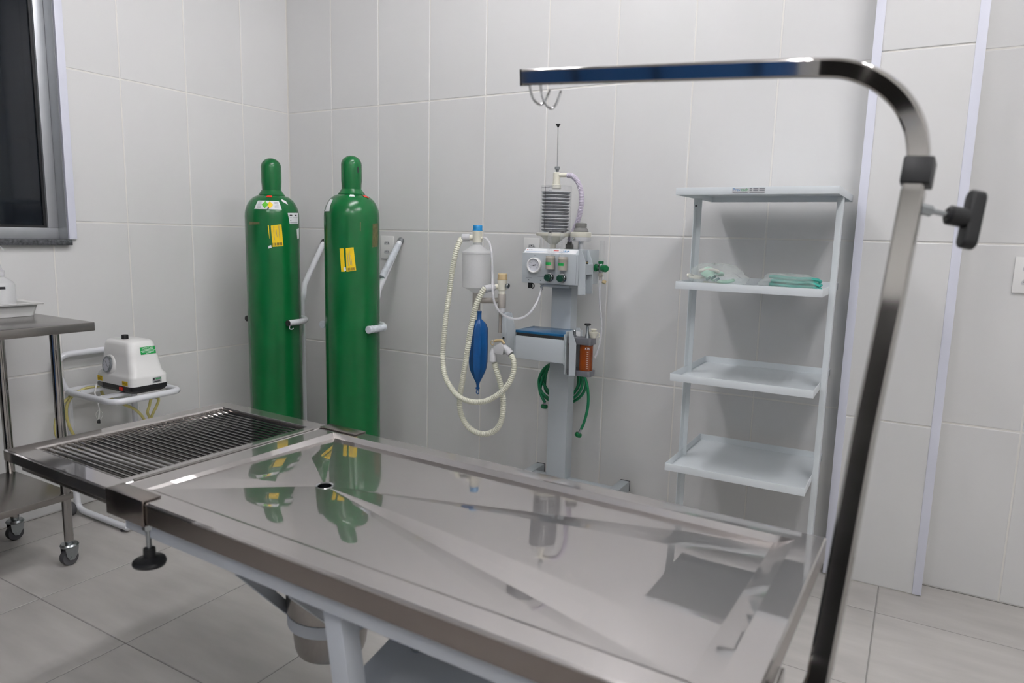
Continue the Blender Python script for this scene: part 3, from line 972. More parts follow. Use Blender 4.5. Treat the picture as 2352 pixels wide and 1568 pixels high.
bracket(cB, .770, 1.146, 'white tube wall bracket wrapped in clear film', c2[0] + .137, c2[0] - .137, True, -.012)
bracket(cA, .251, 1.126, 'bare white tube wall bracket with black end plugs', c1[0] + .137, c1[0] - .137, False, .004)

# ================================================================== wall sockets
def socket(x0, x1, z0, z1, n, label, y=0.0):
    t = thing('wall_socket', ((x0 + x1) / 2, y, z0), label, 'wall socket')
    MB().box(x0, x1, y - .0085, y - .0002, z0, z1).build('plate', 'white_pl', t, bevel=.003)
    xm = (x0 + x1) / 2
    zz = [(z0 + z1) / 2] if n == 1 else [z0 + (z1 - z0) * .69, z0 + (z1 - z0) * .31]
    for z in zz:
        w, h = .0175, .0085
        pl = [(xm - w, z), (xm - w * .68, z + h), (xm + w * .68, z + h), (xm + w, z), (xm + w, z - h * .6), (xm + w * .9, z - h), (xm - w * .9, z - h), (xm - w, z - h * .6)]
        s = MB().prism([(a, y - .0086, b) for a, b in pl], (0, -.0012, 0)).build('outlet', 'lgrey_pl', t)
        for dx, dz in ((-.0095, 0), (0, .0025), (.0095, 0)):
            MB().cyl((xm + dx, y - .0104, z + dz), (xm + dx, y - .0095, z + dz), .0024, n=10).build('pin_hole', 'ink', s)
    return t


a = at(878, 541, y=0); b_ = at(905, 593, y=0)
socket(.646, .725, 1.050, 1.163, 2, 'white double wall socket beside the film-wrapped bracket brace')
socket(1.466, 1.546, 1.056, 1.172, 2, 'white wall socket partly hidden behind the anaesthesia machine')
socket(3.254, 3.334, 1.038, 1.153, 2, 'white double wall socket on the wall past the pillar')

# ================================================================== anaesthesia machine
YF, YBK, YC = -.290, -.100, -.200        # box front, box back, centre line
K = lambda px, py, y: at(px, py, y=y)
cxm = (K(1260, 900, -.2).x + K(1303, 900, -.2).x) / 2
mach = thing('anaesthesia_machine', (cxm, -.17, 0), 'grey anaesthesia machine on a column stand with bellows, gauge and breathing circuit', 'medical machine')
MPX = 1 / 592.0                           # metres per photo pixel around the machine

# stand
xc0, xc1 = K(1260, 900, -.2).x, K(1304, 900, -.2).x
zbx = K(1262, 652, YF).z
MB().box(xc0, xc1, -.200, -.140, .13, zbx - .002).build('column', 'paint_grey', mach, bevel=.003)
xl_, xr2 = 1.612, 2.012
for x in (xl_, xr2):
    lg = MB().box(x - .020, x + .020, -.62, -.058, .135, .178).build('base_leg', 'paint_grey', mach, bevel=.003)
    MB().box(x - .0205, x + .0205, -.0595, -.054, .1345, .1785).build('end_cap', 'black', lg)
    for y in (-.58, -.10):
        cs_ = MB().lathe([(.012, .062), (.018, .064), (.018, .072), (.008, .0745), (.008, .135)], (x, y, .0), n=16).build('caster_stem', 'zinc', lg)
        MB().lathe([(.012, -.013), (.031, -.012), (.033, -.006), (.033, .006), (.031, .012), (.012, .013)], (x, y + .008, .0335), (1, 0, 0), n=22).build('caster_wheel', 'rubber', lg)
        MB().prism([(x - .0175, y - .012, .066), (x - .0175, y + .014, .066), (x - .0175, y + .016, .028), (x - .0175, y + .002, .028)], (.002, 0, 0)).build('caster_fork', 'zinc', lg)
        MB().prism([(x + .0155, y - .012, .066), (x + .0155, y + .014, .066), (x + .0155, y + .016, .028), (x + .0155, y + .002, .028)], (.002, 0, 0)).build('caster_fork', 'zinc', lg)
MB().box(xl_ + .021, xr2 - .021, -.195, -.145, .135, .176).build('base_bar', 'paint_grey', mach, bevel=.003)

# control box
bx0, bx1 = K(1199, 620, YF).x, K(1329, 620, YF).x
zf, zt_ = K(1260, 583, YF).z, K(1262, 571, -.262).z
pl = [(YBK, zbx), (YF, zbx), (YF, zf), (-.262, zt_), (YBK, zt_)]
box = MB().prism([(bx0, p[0], p[1]) for p in pl], (bx1 - bx0, 0, 0)).build('control_box', 'paint_grey', mach, bevel=.0025)
sl_n = Vector((0, -(zt_ - zf), -.028)).normalized()
d_s = Vector((0, .028, zt_ - zf)).normalized()
n_s = Vector((1, 0, 0)).cross(d_s)
q0 = Vector((bx0 + .006, YF, zf)) + d_s * .002 + n_s * .0005
q1 = Vector((bx1 - .016, YF, zf)) + d_s * .002 + n_s * .0005
sh = (Vector((0, -.262, zt_)) - Vector((0, YF, zf))).length - .004
pn_ = MB().prism([q0, q1, q1 + d_s * sh, q0 + d_s * sh], n_s * .0006).build('name_panel', 'label_white', box)
text('KTK', .0085, q0 + Vector((.0225, 0, 0)) + d_s * sh * .64 + n_s * .0008, (1, 0, 0), d_s, 'ink_grey', pn_)
MB().prism([q0 + Vector((.008 + a, 0, 0)) + d_s * (sh * .64 + b) + n_s * .0008 for a, b in ((-.004, 0), (0, .003), (.004, 0), (0, -.003))], n_s * .0003).build('logo', 'ink_red', pn_)
MB().prism([q0 + Vector((.006 + a, 0, 0)) + d_s * (sh * .28 + b) + n_s * .0008 for a, b in ((0, 0), (.185, 0), (.185, .0012), (0, .0012))], n_s * .0002).build('blue_line', 'ink_blue', pn_)
for k, (a, w, m_) in enumerate(((.125, .022, 'ink_red'), (.165, .003, 'ink_blue'), (.172, .008, 'ink_blue'), (.183, .010, 'ink_blue'))):
    MB().prism([q0 + Vector((a + da, 0, 0)) + d_s * (sh * .6 + db) + n_s * .0008 for da, db in ((0, -.002), (w, -.002), (w, .0025), (0, .0025))], n_s * .0002).build('print_mark', m_, pn_)
# front print marks: two legends and arrow heads
for (px, py, w, h) in ((1215, 634, 5, .9), (1214.5, 637.5, 15, .9), (1241.5, 635, 15, .9), (1241.5, 638.5, 5, .9), (1229, 586, 6, .9)):
    c = K(px, py, YF)
    MB().box(c.x - w * MPX / 2, c.x + w * MPX / 2, YF - .0006, YF - .0001, c.z - h * MPX / 2, c.z + h * MPX / 2).build('print_mark', 'ink_grey', box, smooth=None)
for px, py, s in ((1214.6, 642.3, 1), (1241.5, 643.6, -1)):
    c = K(px, py, YF)
    MB().prism([c + Vector((-.0042, -.0001, -s * .0015)), c + Vector((.0042, -.0001, -s * .0015)), c + Vector((0, -.0001, s * .0020))], (0, -.0005, 0)).build('arrow_mark', 'ink', box, smooth=None)
MB().box(bx1 - .0105, bx1 - .0097, YF - .0004, YF, zbx + .004, zf - .002).build('panel_seam', 'ink_grey', box, smooth=None)
MB().box(K(1252, 652, -.25).x, K(1313, 652, -.25).x, -.27, -.125, zbx - .014, zbx - .0015).build('box_mount', 'paint_grey', mach, bevel=.004)
# gauge
gc = K(1228.5, 609, YF)
gr_ = 18.2 * MPX
gz = MB().lathe([(gr_, 0), (gr_, .010), (gr_ * .97, .0135), (gr_ * .88, .0150), (gr_ * .82, .0140), (gr_ * .80, .0075), (.0001, .0075)], gc, (0, -1, 0), n=44).build('pressure_gauge', 'white_pl', box)
gy = YF - .0078
MB().lathe([(gr_ * .795, 0), (gr_ * .795, .0003)], Vector((gc.x, gy, gc.z)), (0, -1, 0), n=40).build('dial', 'dial', gz)
for k in range(11):
    a = math.radians(225 - 27 * k)
    p = Vector((gc.x + math.cos(a) * gr_ * .70, gy - .0004, gc.z + math.sin(a) * gr_ * .70))
    e = Vector((math.cos(a), 0, math.sin(a))); f_ = Vector((-math.sin(a), 0, math.cos(a)))
    MB().obox(p, e * gr_ * .05, f_ * .0004, Vector((0, .0002, 0))).build('tick_mark', 'ink', gz, smooth=None)
for k, tx in enumerate(('0', '1', '2', '3', '4', '6', '8', '10')):
    a = math.radians(215 - 250 / 7 * k)
    text(tx, .0052, (gc.x + math.cos(a) * gr_ * .53, gy - .0002, gc.z + math.sin(a) * gr_ * .53), (1, 0, 0), (0, 0, 1), 'ink', gz, 'numeral')
a = math.radians(194); e = Vector((math.cos(a), 0, math.sin(a))); f_ = Vector((-math.sin(a), 0, math.cos(a)))
nc = Vector((gc.x, gy - .0012, gc.z))
MB().prism([nc + e * gr_ * .68, nc + f_ * .0009, nc - e * .0095 + f_ * .0020, nc - e * .0095 - f_ * .0020, nc - f_ * .0009], (0, -.0006, 0)).build('needle', 'ink', gz, smooth=None)
MB().cyl(nc + Vector((0, .0006, 0)), nc - Vector((0, .0018, 0)), .0026, n=14).build('needle_hub', 'ink', gz)

# two flowmeters with blocks and knobs
for px, ty in ((1264.2, 588), (1293.2, 590)):
    c = K(px, ty, -.303)
    blk_h = 30 * MPX
    r_ = 10.4 * MPX
    bb = MB().lathe([(r_ * .97, -blk_h), (r_, -blk_h + .003), (r_, -.010), (r_ * 1.02, -.0095), (r_ * 1.02, -.006), (r_, -.0055), (r_, 0)], (c.x, -.303, c.z), n=30).build('flowmeter_block', 'beige', mach, smooth=40)
    fm = c
    lz = c.z - blk_h * .56
    lab = MB()
    vs_, fs_ = [], []
    for j in range(2):
        for i in range(7):
            an = math.radians(-146 + i * 15.5)
            vs_.append((fm.x + (r_ + .0006) * math.cos(an), -.303 + (r_ + .0006) * math.sin(an), lz + (j - .5) * .0105))
    for i in range(6): fs_.append((i, i + 1, 8 + i, 7 + i))
    lab.add(vs_, fs_).build('green_label', 'label_green', bb)
    px_t = px - 2.6
    tb = K(px_t, ty, -.312)
    th_ = (K(px_t, 528, -.312).z - tb.z)
    tu = MB().lathe([(.0088, 0), (.0088, th_), (.0080, th_ + .001)], (tb.x, -.312, tb.z), n=18).build('flow_tube', 'clear', bb)
    MB().lathe([(.003, -.002), (.0062, 0), (.0062, .004), (.003, .0055)], (tb.x, -.312, tb.z + th_ - .009), n=14).build('float', 'ink', tu)
    for k in range(12):
        z = tb.z + th_ * (.06 + .068 * k)
        MB().box(tb.x + .0005, tb.x + (.0060 if k % 2 else .0040), -.3216, -.3212, z, z + .0008).build('scale_mark', 'ink_grey', tu, smooth=None)
    kc = K(px - 1.6, ty + 48.5, YF)
    ng = MB().lathe([(.0170, 0), (.0170, .005), (.0125, .0055), (.0125, .016)], (kc.x + .002, YF + .0002, kc.z), (0, -1, 0), n=26).build('needle_valve', 'chrome', box)
    vs_, fs_ = [], []
    n = 36
    for (rad, h) in ((.0125, .013), (.0138, .014), (.0138, .028), (.0120, .030), (.0001, .030)):
        for k in range(n):
            t_ = 2 * math.pi * k / n
            lb_ = 1 + (.05 * math.cos(9 * t_) if rad > .005 else 0)
            vs_.append((kc.x + .002 + rad * lb_ * math.cos(t_), YF - h, kc.z + rad * lb_ * math.sin(t_)))
    for i in range(4):
        for k in range(n): fs_.append((i * n + k, i * n + (k + 1) % n, (i + 1) * n + (k + 1) % n, (i + 1) * n + k))
    MB().add(vs_, fs_).build('knob', 'dgreen', ng)

# outlets below the box
p = K(1218, 649, -.27)
cl_ = MB().lathe([(.010, 0), (.010, -.004), (.0085, -.005), (.0095, -.014), (.0095, -.022)], (p.x, -.27, zbx), n=18).build('outlet_cap', 'black', mach)
MB().tube([Vector((p.x + .009 + .009 * math.cos(a), -.27, zbx - .013 + .010 * math.sin(a))) for a in [math.pi * k / 9 - math.pi / 2 for k in range(10)]], .0022, 8).build('cap_strap', 'black', cl_)
p = K(1244.5, 649, -.27)
MB().lathe([(.0085, 0), (.0085, -.005), (.005, -.006), (.005, -.011), (.0065, -.012), (.0065, -.016), (.0045, -.017), (.0045, -.026)], (p.x, -.27, zbx), n=16).build('outlet_nipple', 'zinc', mach)

# bellows jar on its funnel
bc = K(1276, 540, YC)
jr = 36.5 * MPX
zfl0, zfl1 = K(1268, 542, YC).z, K(1268, 535, YC).z
MB().lathe([(.0125, zt_ - zfl0 + .0005), (.0125, K(1268, 561, YC).z - zfl0), (.020, K(1268, 558, YC).z - zfl0), (.055, .002), (.0665, 0), (.0685, .003), (.0685, zfl1 - zfl0), (.0660, zfl1 - zfl0 + .001)], (bc.x - 6 * MPX, YC, zfl0), n=44).build('bellows_base', 'cream', mach, smooth=35)
ztop_j = K(1276, 428, YC).z
bjx = bc.x - 2 * MPX
jar = MB()
jar.lathe([(jr, zfl1 + .0005), (jr, ztop_j), (jr * .985, ztop_j + .0012), (.013, ztop_j + .0012)], (bjx, YC, 0), n=48, cap=False)
jaro = jar.build('bellows_jar', 'clear', mach, smooth=30)
nbl = 12
z0b, z1b = zfl1 + .004, K(1276, 441, YC).z
prof = []
pitch = (z1b - z0b) / nbl
for k in range(nbl):
    zz = z0b + k * pitch
    prof += [(.0455, zz), (.0455, zz + pitch * .16), (.0555, zz + pitch * .52), (.0555, zz + pitch * .66), (.0455, zz + pitch * .94)]
prof += [(.040, z1b), (.010, z1b)]
MB().lathe(prof, (bjx, YC, 0), n=44).build('bellows', 'bellows', mach, smooth=25)
for k in range(nbl):
    zz = z0b + (k + .98) * pitch
    MB().lathe([(.0520, -.0019), (.0572, -.0014), (.0572, .0014), (.0520, .0019), (.0520, -.0019)], (bjx, YC, zz), n=44, cap=False).build('bellows_glint_ring', 'bellows_glint', mach)  # light rings stand in for the reflection on each fold's upper slope
# printed volume scale on the jar
for k in range(2):
    z = K(1263, 433 + 9 * k, YC).z
    an0 = math.radians(-118)
    for i, (a0, a1) in enumerate(((-132, -88),)):
        vs_, fs_ = [], []
        for q in range(9):
            an = math.radians(a0 + (a1 - a0) * q / 8)
            for dz in (0, .0011): vs_.append((bjx + (jr + .0004) * math.cos(an), YC + (jr + .0004) * math.sin(an), z + dz))
        for q in range(8): fs_.append((2 * q, 2 * q + 2, 2 * q + 3, 2 * q + 1))
        MB().add(vs_, fs_).build('scale_mark', 'ink', jaro)
an = math.radians(-106)
sx, sy = bjx + (jr + .0004) * math.cos(an), YC + (jr + .0004) * math.sin(an)
MB().box(sx - .0007, sx + .0007, sy - .0003, sy, K(1263, 528, YC).z, K(1263, 431, YC).z).build('scale_line', 'ink', jaro, smooth=None)
an = math.radians(-84)
text('1000', .009, (bjx + (jr + .0006) * math.cos(an), YC + (jr + .0006) * math.sin(an), K(1276, 432, YC).z), (math.cos(math.radians(6)), math.sin(math.radians(6)), 0), (0, 0, 1), 'ink_grey', jaro, 'numeral')
text('900', .009, (bjx + (jr + .0006) * math.cos(an), YC + (jr + .0006) * math.sin(an), K(1276, 440, YC).z), (math.cos(math.radians(6)), math.sin(math.radians(6)), 0), (0, 0, 1), 'ink_grey', jaro, 'numeral')
# top fitting, knurled nut, rod and button
fz0 = ztop_j
fit = MB().lathe([(.0185, -.009), (.0185, .006), (.0150, .007), (.0150, .022), (.0143, .0225), (.0143, .052), (.0090, .055)], (bjx, YC, fz0), n=28).build('top_fitting', 'ivory', mach, smooth=35)
pA = Vector((bjx + .012, YC, K(1290, 402, YC).z)); pB = K(1304, 402, YC)
MB().cyl(pA, Vector((pB.x, YC, pA.z)), .0082, n=20).build('side_port', 'ivory', mach)
kn = MB()
vs_, fs_ = [], []
n = 40
zk = fz0 + .055
for (rad, h) in ((.0050, 0), (.0062, .003), (.0072, .010), (.0102, .011), (.0102, .021), (.0075, .0225), (.0030, .0226)):
    for k in range(n):
        t_ = 2 * math.pi * k / n
        lb_ = 1 + (.05 * math.cos(14 * t_) if rad > .009 else 0)
        vs_.append((bjx + .0015 + rad * lb_ * math.cos(t_), YC + rad * lb_ * math.sin(t_), zk + h))
for i in range(6):
    for k in range(n): fs_.append((i * n + k, i * n + (k + 1) % n, (i + 1) * n + (k + 1) % n, (i + 1) * n + k))
MB().add(vs_, fs_).build('knurled_nut', 'zinc', mach)
r0, r1 = Vector((bjx + .0015, YC, zk + .020)), K(1282, 287, YC)
MB().cyl(r0, r1, .0021, n=12).build('volume_rod', 'chrome', mach)
MB().lathe([(.0035, -.009), (.0045, -.004), (.0092, -.001), (.0098, .002), (.0080, .0035)], r1, r1 - r0, n=20).build('rod_button', 'black', mach)
# corrugated hose from the fitting to the box
hp_ = [(1303, 402), (1316, 405), (1328, 419), (1335, 442), (1335, 470), (1330, 498), (1321, 522), (1313, 541), (1308.5, 553)]
corrugated([K(a, b, YC if i < 5 else YC + .01 * (i - 4)) for i, (a, b) in enumerate(hp_)], .0088, .0018, .0056).build('vent_hose', 'lav', mach, smooth=60)
p = K(1308, 572, -.155)
MB().lathe([(.0165, 0), (.0165, .017), (.0140, .018), (.0120, .0185), (.0090, .030), (.0090, .040)], (p.x, -.155, zt_ + .0005), n=24).build('hose_socket', 'dgrey_pl', mach)
# absorber valve head on posts
vc = K(1334, 540, YC)
zq = lambda py: K(1334, py, YC).z
MB().lathe([(.0395, zq(554)), (.0405, zq(553)), (.0405, zq(545))], (vc.x, YC, 0), n=40).build('valve_seat', 'lgrey_pl', mach)
MB().lathe([(.0405, zq(545) + .0005), (.0412, zq(544)), (.0412, zq(534)), (.0390, zq(533))], (vc.x, YC, 0), n=40).build('valve_disc', 'cream', mach)
MB().lathe([(.0295, zq(532.6)), (.0300, zq(530)), (.0225, zq(523)), (.0205, zq(522)), (.0225, zq(521.5)), (.0225, zq(513.5)), (.0205, zq(512))], (vc.x, YC, 0), n=36).build('valve_knob', 'dgrey_pl', mach)
for dx, m_, rr in ((-5, 'chrome', .0062), (6, 'lgrey_pl', .0078)):
    MB().cyl((vc.x + dx * MPX, YC - .002 * dx, zt_), (vc.x + dx * MPX, YC - .002 * dx, zq(554) + .0005), rr, n=18).build('valve_post', m_, mach)
p = K(1319, 549.5, YC - .041)
MB().lathe([(.004, 0), (.004, .006), (.0070, .0065), (.0070, .0135), (.005, .015)], p + Vector((.002, .006, 0)), (-.35, -1, 0), n=16).build('bleed_valve', 'chrome', mach)


def tri_bracket(y, polypx, side, label=None):
    pts = [K(a, b, y) for a, b in polypx]
    return MB().prism(pts, (0, .004, 0)).build('bracket_flange', 'paint_grey', mach, smooth=None, bevel=.0008)


# right-hand bracket with two tapered flanges and bridge
tri_bracket(-.292, [(1329.5, 573), (1336, 574), (1345, 602), (1343.6, 677), (1328, 677)], 1)
pts = [K(a, b, -.222) for a, b in [(1345.5, 574), (1352, 575), (1361.5, 606), (1359.5, 674.5), (1344, 674.5)]]
MB().prism(pts, (0, .004, 0)).build('bracket_flange', 'paint_grey', mach, smooth=None, bevel=.0008)
xw = K(1329.5, 620, -.292).x
MB().box(xw - .0035, xw - .0005, -.288, -.216, K(1330, 676, -.29).z, K(1330, 574, -.29).z).build('bracket_web', 'paint_grey', mach)
MB().box(xw, K(1344.5, 615, -.288).x, -.2875, -.2225, K(1338, 631, -.288).z, K(1338, 607, -.288).z).build('bracket_bridge', 'paint_grey', mach, bevel=.001)
p = K(1352, 604, -.25)
for k in range(3):
    MB().lathe([(.0058, 0), (.0058, .0035)], (p.x - .008, -.25, K(1338, 607, -.288).z + .0003 + k * .0045), n=14).build('spring_coil', 'brass' if k == 1 else 'ink', mach)

# oxygen flowmeter on the side
fo = K(1380, 615, -.135)
MB().cyl((bx1 - .002, -.135, fo.z), (fo.x, -.135, fo.z), .007, n=16).build('flowmeter_inlet', 'chrome', mach)
bd = MB().lathe([(.0085, -.018), (.0095, -.016), (.0095, .014), (.0085, .016)], (fo.x, -.135, fo.z), n=24).build('oxygen_flowmeter', 'chrome', mach)
MB().lathe([(.0125, 0), (.0125, .006), (.0155, .0065), (.0155, .012), (.0125, .0125)], (fo.x - .011, -.135, fo.z), (-1, 0, 0), n=10).build('hex_nut', 'green_pl', bd)
vs_, fs_ = [], []
n = 40
ax = Vector((.86, -.5, -.05)).normalized(); e1 = Vector((0, 0, 1)); e1 = (e1 - ax * e1.dot(ax)).normalized(); e2 = ax.cross(e1)
for (rad, h) in ((.007, .006), (.0125, .009), (.0140, .012), (.0140, .032), (.0125, .036), (.004, .0365)):
    for k in range(n):
        t_ = 2 * math.pi * k / n
        lb_ = 1 + (.04 * math.cos(10 * t_) if .0126 < rad else 0)
        vs_.append(Vector((fo.x, -.135, fo.z)) + ax * h + (e1 * math.cos(t_) + e2 * math.sin(t_)) * rad * lb_)
for i in range(5):
    for k in range(n): fs_.append((i * n + k, i * n + (k + 1) % n, (i + 1) * n + (k + 1) % n, (i + 1) * n + k))
fs_.append(tuple(5 * n + k for k in range(n)))
MB().add(vs_, fs_).build('flow_knob', 'green_pl', bd)
MB().lathe([(.0105, .016), (.0110, .018), (.0110, .026), (.0100, .027)], (fo.x, -.135, fo.z), n=24).build('green_collar', 'green_pl', bd)
tz = K(1382, 552, -.135).z - fo.z
MB().lathe([(.0105, .0272), (.0105, .034), (.0092, .038), (.0092, tz - .006), (.0100, tz - .005), (.0090, tz)], (fo.x + .002, -.135, fo.z), n=20).build('flow_tube', 'clear', bd)
MB().lathe([(.0098, -.0185), (.0098, -.030), (.0085, -.034), (.0060, -.035), (.0060, -.048)], (fo.x, -.135, fo.z), n=20).build('outlet_fitting', 'greige', bd)
rp_ = K(1386.5, 645, -.145)
MB().lathe([(.0055, 0), (.0080, .0005), (.0085, .004), (.0085, .011), (.0070, .013)], rp_ + Vector((0, 0, -.010)), (.2, .5, 1), n=20).build('rubber_cap', 'amber_cap', bd)
MB().tube(curve([(fo.x + .008, -.140, fo.z - .022), K(1385.5, 634, -.143), K(1385.5, 641, -.145)], 5), .0018, 8).build('cap_strap', 'ivory', bd)
hp_ = [(1378.5, 643), (1377, 665), (1378, 700), (1381.5, 735), (1381, 765), (1377, 790), (1371, 810), (1366, 822)]
MB().tube(curve([K(a, b, -.135 - .012 * i) for i, (a, b) in enumerate(hp_)], 8), .0042, 10).build('oxygen_tube', 'clear_tube', mach)

# work shelf with blue film on its lid
tx0, tx1 = 1.636, 1.851
ty0, ty1 = -.358, -.200
tz0, tz1 = K(1240, 829, ty0).z, .812
shl = MB().box(tx0, tx1 - .001, ty0, ty1, tz0, tz1 - .022).build('work_shelf', 'paint_grey', mach, bevel=.003)
MB().box(tx0 + .002, tx1 - .003, ty0 + .004, ty1, tz1 - .0218, tz1 - .0095).build('shelf_gap', 'steel_brush', shl)
MB().box(tx0 + .001, tx1 - .002, ty0 - .001, ty1 + .0, tz1 - .0093, tz1).build('shelf_lid', 'blue_film', shl, bevel=.0015)
MB().prism([(tx1 - .0008, ty0 - .003, tz0 - .004), (tx1 - .0008, ty1, tz0 + .004), (tx1 - .0008, ty1, tz1 + .001), (tx1 - .0008, ty0 - .003, tz1 + .001)], (.0028, 0, 0)).build('side_cheek', 'paint_grey', shl)
MB().prism([(tx0 - .003, ty0 - .002, tz0 - .003), (tx0 - .003, ty1, tz0 + .004), (tx0 - .003, ty1, tz1 + .001), (tx0 - .003, ty0 - .002, tz1 + .001)], (.0027, 0, 0)).build('side_cheek', 'paint_grey', shl)
for px in (1240, 1265):
    c = K(px, 805, ty0)
# right flanges and vaporiser
pts = [K(a, b, -.356) for a, b in [(1307, 761.5), (1314, 761.5), (1323, 791), (1320.6, 863), (1306, 862.5)]]
MB().prism(pts, (0, .004, 0)).build('bracket_flange', 'paint_grey', mach, smooth=None, bevel=.0008)
pts = [K(a, b, -.280) for a, b in [(1323, 752), (1331, 753), (1341, 785), (1339, 850), (1322, 850)]]
MB().prism(pts, (0, .004, 0)).build('bracket_flange', 'paint_grey', mach, smooth=None, bevel=.0008)
MB().box(tx1 + .002, tx1 + .005, -.353, -.276, K(1310, 861, -.355).z, K(1310, 763, -.355).z).build('bracket_web', 'paint_grey', mach)
vy0, vy1 = -.348, -.290
vx1 = K(1357, 785, vy0).x
vx0 = tx1 + .010
zt0, zt1 = K(1345, 793, vy0).z, K(1345, 778, vy0).z
zb0, zb1 = K(1345, 866, vy0).z, K(1345, 853, vy0).z


def rounded_slab(x0, x1, y0, y1, z0, z1, r=.012):
    pl_ = []
    for cx_, cy_, a0 in ((x1 - r, y0 + r, -90), (x1 - r, y1 - r, 0)):
        for k in range(7):
            a_ = math.radians(a0 + 15 * k)
            pl_.append((cx_ + r * math.cos(a_), cy_ + r * math.sin(a_), z0))
    pl_ += [(x0, y1, z0), (x0, y0, z0)]
    return MB().prism(pl_, (0, 0, z1 - z0))


vt = rounded_slab(vx0, vx1, vy0, vy1, zt0, zt1).build('vaporiser_head', 'cast_alu', mach, bevel=.0012, smooth=40)
rounded_slab(vx0, vx1, vy0, vy1, zb0, zb1).build('vaporiser_foot', 'cast_alu', mach, bevel=.0012, smooth=40)
vcx, vcy, vr = vx1 - .0295, (vy0 + vy1) / 2, .0262
gl_ = MB().lathe([(vr, zb1 + .0003), (vr, zt0 - .0003)], (vcx, vcy, 0), n=36).build('vaporiser_glass', 'amber', mach)
for k in range(9):
    zz = zb1 + .012 + k * .0075
    an = math.radians(-55)
    MB().obox((vcx + (vr + .0004) * math.cos(an), vcy + (vr + .0004) * math.sin(an), zz), Vector((-math.sin(an), math.cos(an), 0)) * .003, Vector((math.cos(an), math.sin(an), 0)) * .0002, Vector((0, 0, .0004))).build('scale_mark', 'ivory', gl_, smooth=None)
an = math.radians(-58)
text('KTK', .010, (vcx + (vr + .0012) * math.cos(an), vcy + (vr + .0012) * math.sin(an), zt0 - .013), (-math.sin(an), math.cos(an), 0), (0, 0, 1), 'label_white', gl_)
MB().cyl((vx0 + .004, vcy + .006, zb1 + .0002), (vx0 + .004, vcy + .006, zt0 - .0002), .004, n=12).build('tie_rod', 'zinc', mach)
MB().lathe([(.0075, 0), (.0075, .008), (.0060, .0085), (.0060, .024), (.0045, .0255)], (vx0 + .016, vcy - .006, zt1 + .0003), n=16).build('filler_stud', 'zinc', vt)
sx_ = K(1349, 770, vcy).x
MB().lathe([(.0095, 0), (.0080, .012), (.0055, .018), (.0055, .046), (.0045, .047)], (sx_, vcy, zt1 + .0003), n=18).build('control_stem', 'zinc', vt)
MB().lathe([(.0100, 0), (.0125, .0015), (.0125, .006), (.0110, .0078)], (sx_, vcy, zt1 + .0475), n=26).build('control_knob', 'black', vt)
cx_ = K(1360, 770, vcy).x
MB().lathe([(.0100, 0), (.0175, .020), (.0180, .023), (.0150, .0232), (.0060, .0235), (.0060, .028), (.0105, .030), (.0130, .033), (.0110, .0345)], (cx_, vcy + .012, zt1 + .0003), n=26).build('filler_cup', 'cream', vt)
MB().tube(curve([(cx_ + .016, vcy + .012, zt1 + .022), (cx_ + .024, vcy + .012, zt1 + .018), (cx_ + .024, vcy + .012, zt1 + .008), (cx_ + .016, vcy + .012, zt1 + .003)], 5), .0015, 8).build('cup_strap', 'ivory', vt)
MB().box(vx0 + .004, vx0 + .030, vy1 - .012, vy1 - .0095, zt1 + .0003, zt1 + .018).build('data_plate', 'label_white', vt)

# left flange that carries the absorber arm
YA = -.315
pts = [K(a, b, YA) for a, b in [(1163, 718), (1175, 718.5), (1185, 771), (1184, 815), (1168, 815), (1163, 790)]]
MB().prism(pts, (0, .004, 0)).build('bracket_flange', 'paint_grey', mach, smooth=None, bevel=.0008)
xa = K(1163, 760, YA).x
MB().box(xa - .022, xa - .0002, YA + .0, YA + .035, K(1160, 790, YA).z, K(1160, 718, YA).z).build('bracket_web', 'paint_grey', mach, bevel=.001)
p = K(1158, 776, YA)
MB().cyl(p, p + Vector((0, -.006, 0)), .0045, n=14).build('clamp_screw', 'chrome', mach)
ax_ = K(1152.5, 700, YA).x
za = lambda py: K(1152, py, YA).z
MB().cyl((K(1146, 740, YA).x, YA + .012, za(765)), (K(1146, 740, YA).x, YA + .012, za(714)), .0082, n=18).build('arm_post', 'greige', mach)
MB().lathe([(.0125, za(718)), (.0145, za(717)), (.0145, za(706))], (ax_, YA, 0), n=22).build('arm_sleeve', 'lgrey_pl', mach)
sl2 = MB().lathe([(.0155, za(707)), (.0165, za(706)), (.0165, za(676)), (.0155, za(675))], (ax_, YA, 0), n=26).build('tee_fitting', 'greige', mach)
vb = MB().lathe([(.0140, za(675) + .0003), (.0140, za(667)), (.0170, za(666)), (.0185, za(650)), (.0195, za(648)), (.0195, za(642))], (ax_, YA, 0), n=28).build('exhale_valve', 'ivory', mach)
MB().lathe([(.0205, za(642) + .0004), (.0205, za(640.5)), (.0195, za(640)), (.0195, za(629)), (.0175, za(627.5))], (ax_, YA, 0), n=28).build('valve_dome', 'amber_cap', vb)
p = K(1164, 656, YA)
MB().lathe([(.006, 0), (.006, .006), (.0100, .007), (.0105, .014), (.008, .016)], (ax_ + .016, YA, p.z), (1, -.2, 0), n=16).build('relief_screw', 'zinc', vb)
e0 = Vector((ax_ - .014, YA - .003, za(657))); e1_ = K(1113, 664, -.375)
MB().tube([e0, e0 + (e1_ - e0) * .3], .0105, 20).build('port_neck', 'ivory', vb)
MB().tube([e0 + (e1_ - e0) * .30, e0 + (e1_ - e0) * .34, e0 + (e1_ - e0) * .95, e0 + (e1_ - e0) * 1.0], [.0125, .0145, .0155, .0145], 22).build('hose_cuff', 'lgrey_pl', vb)
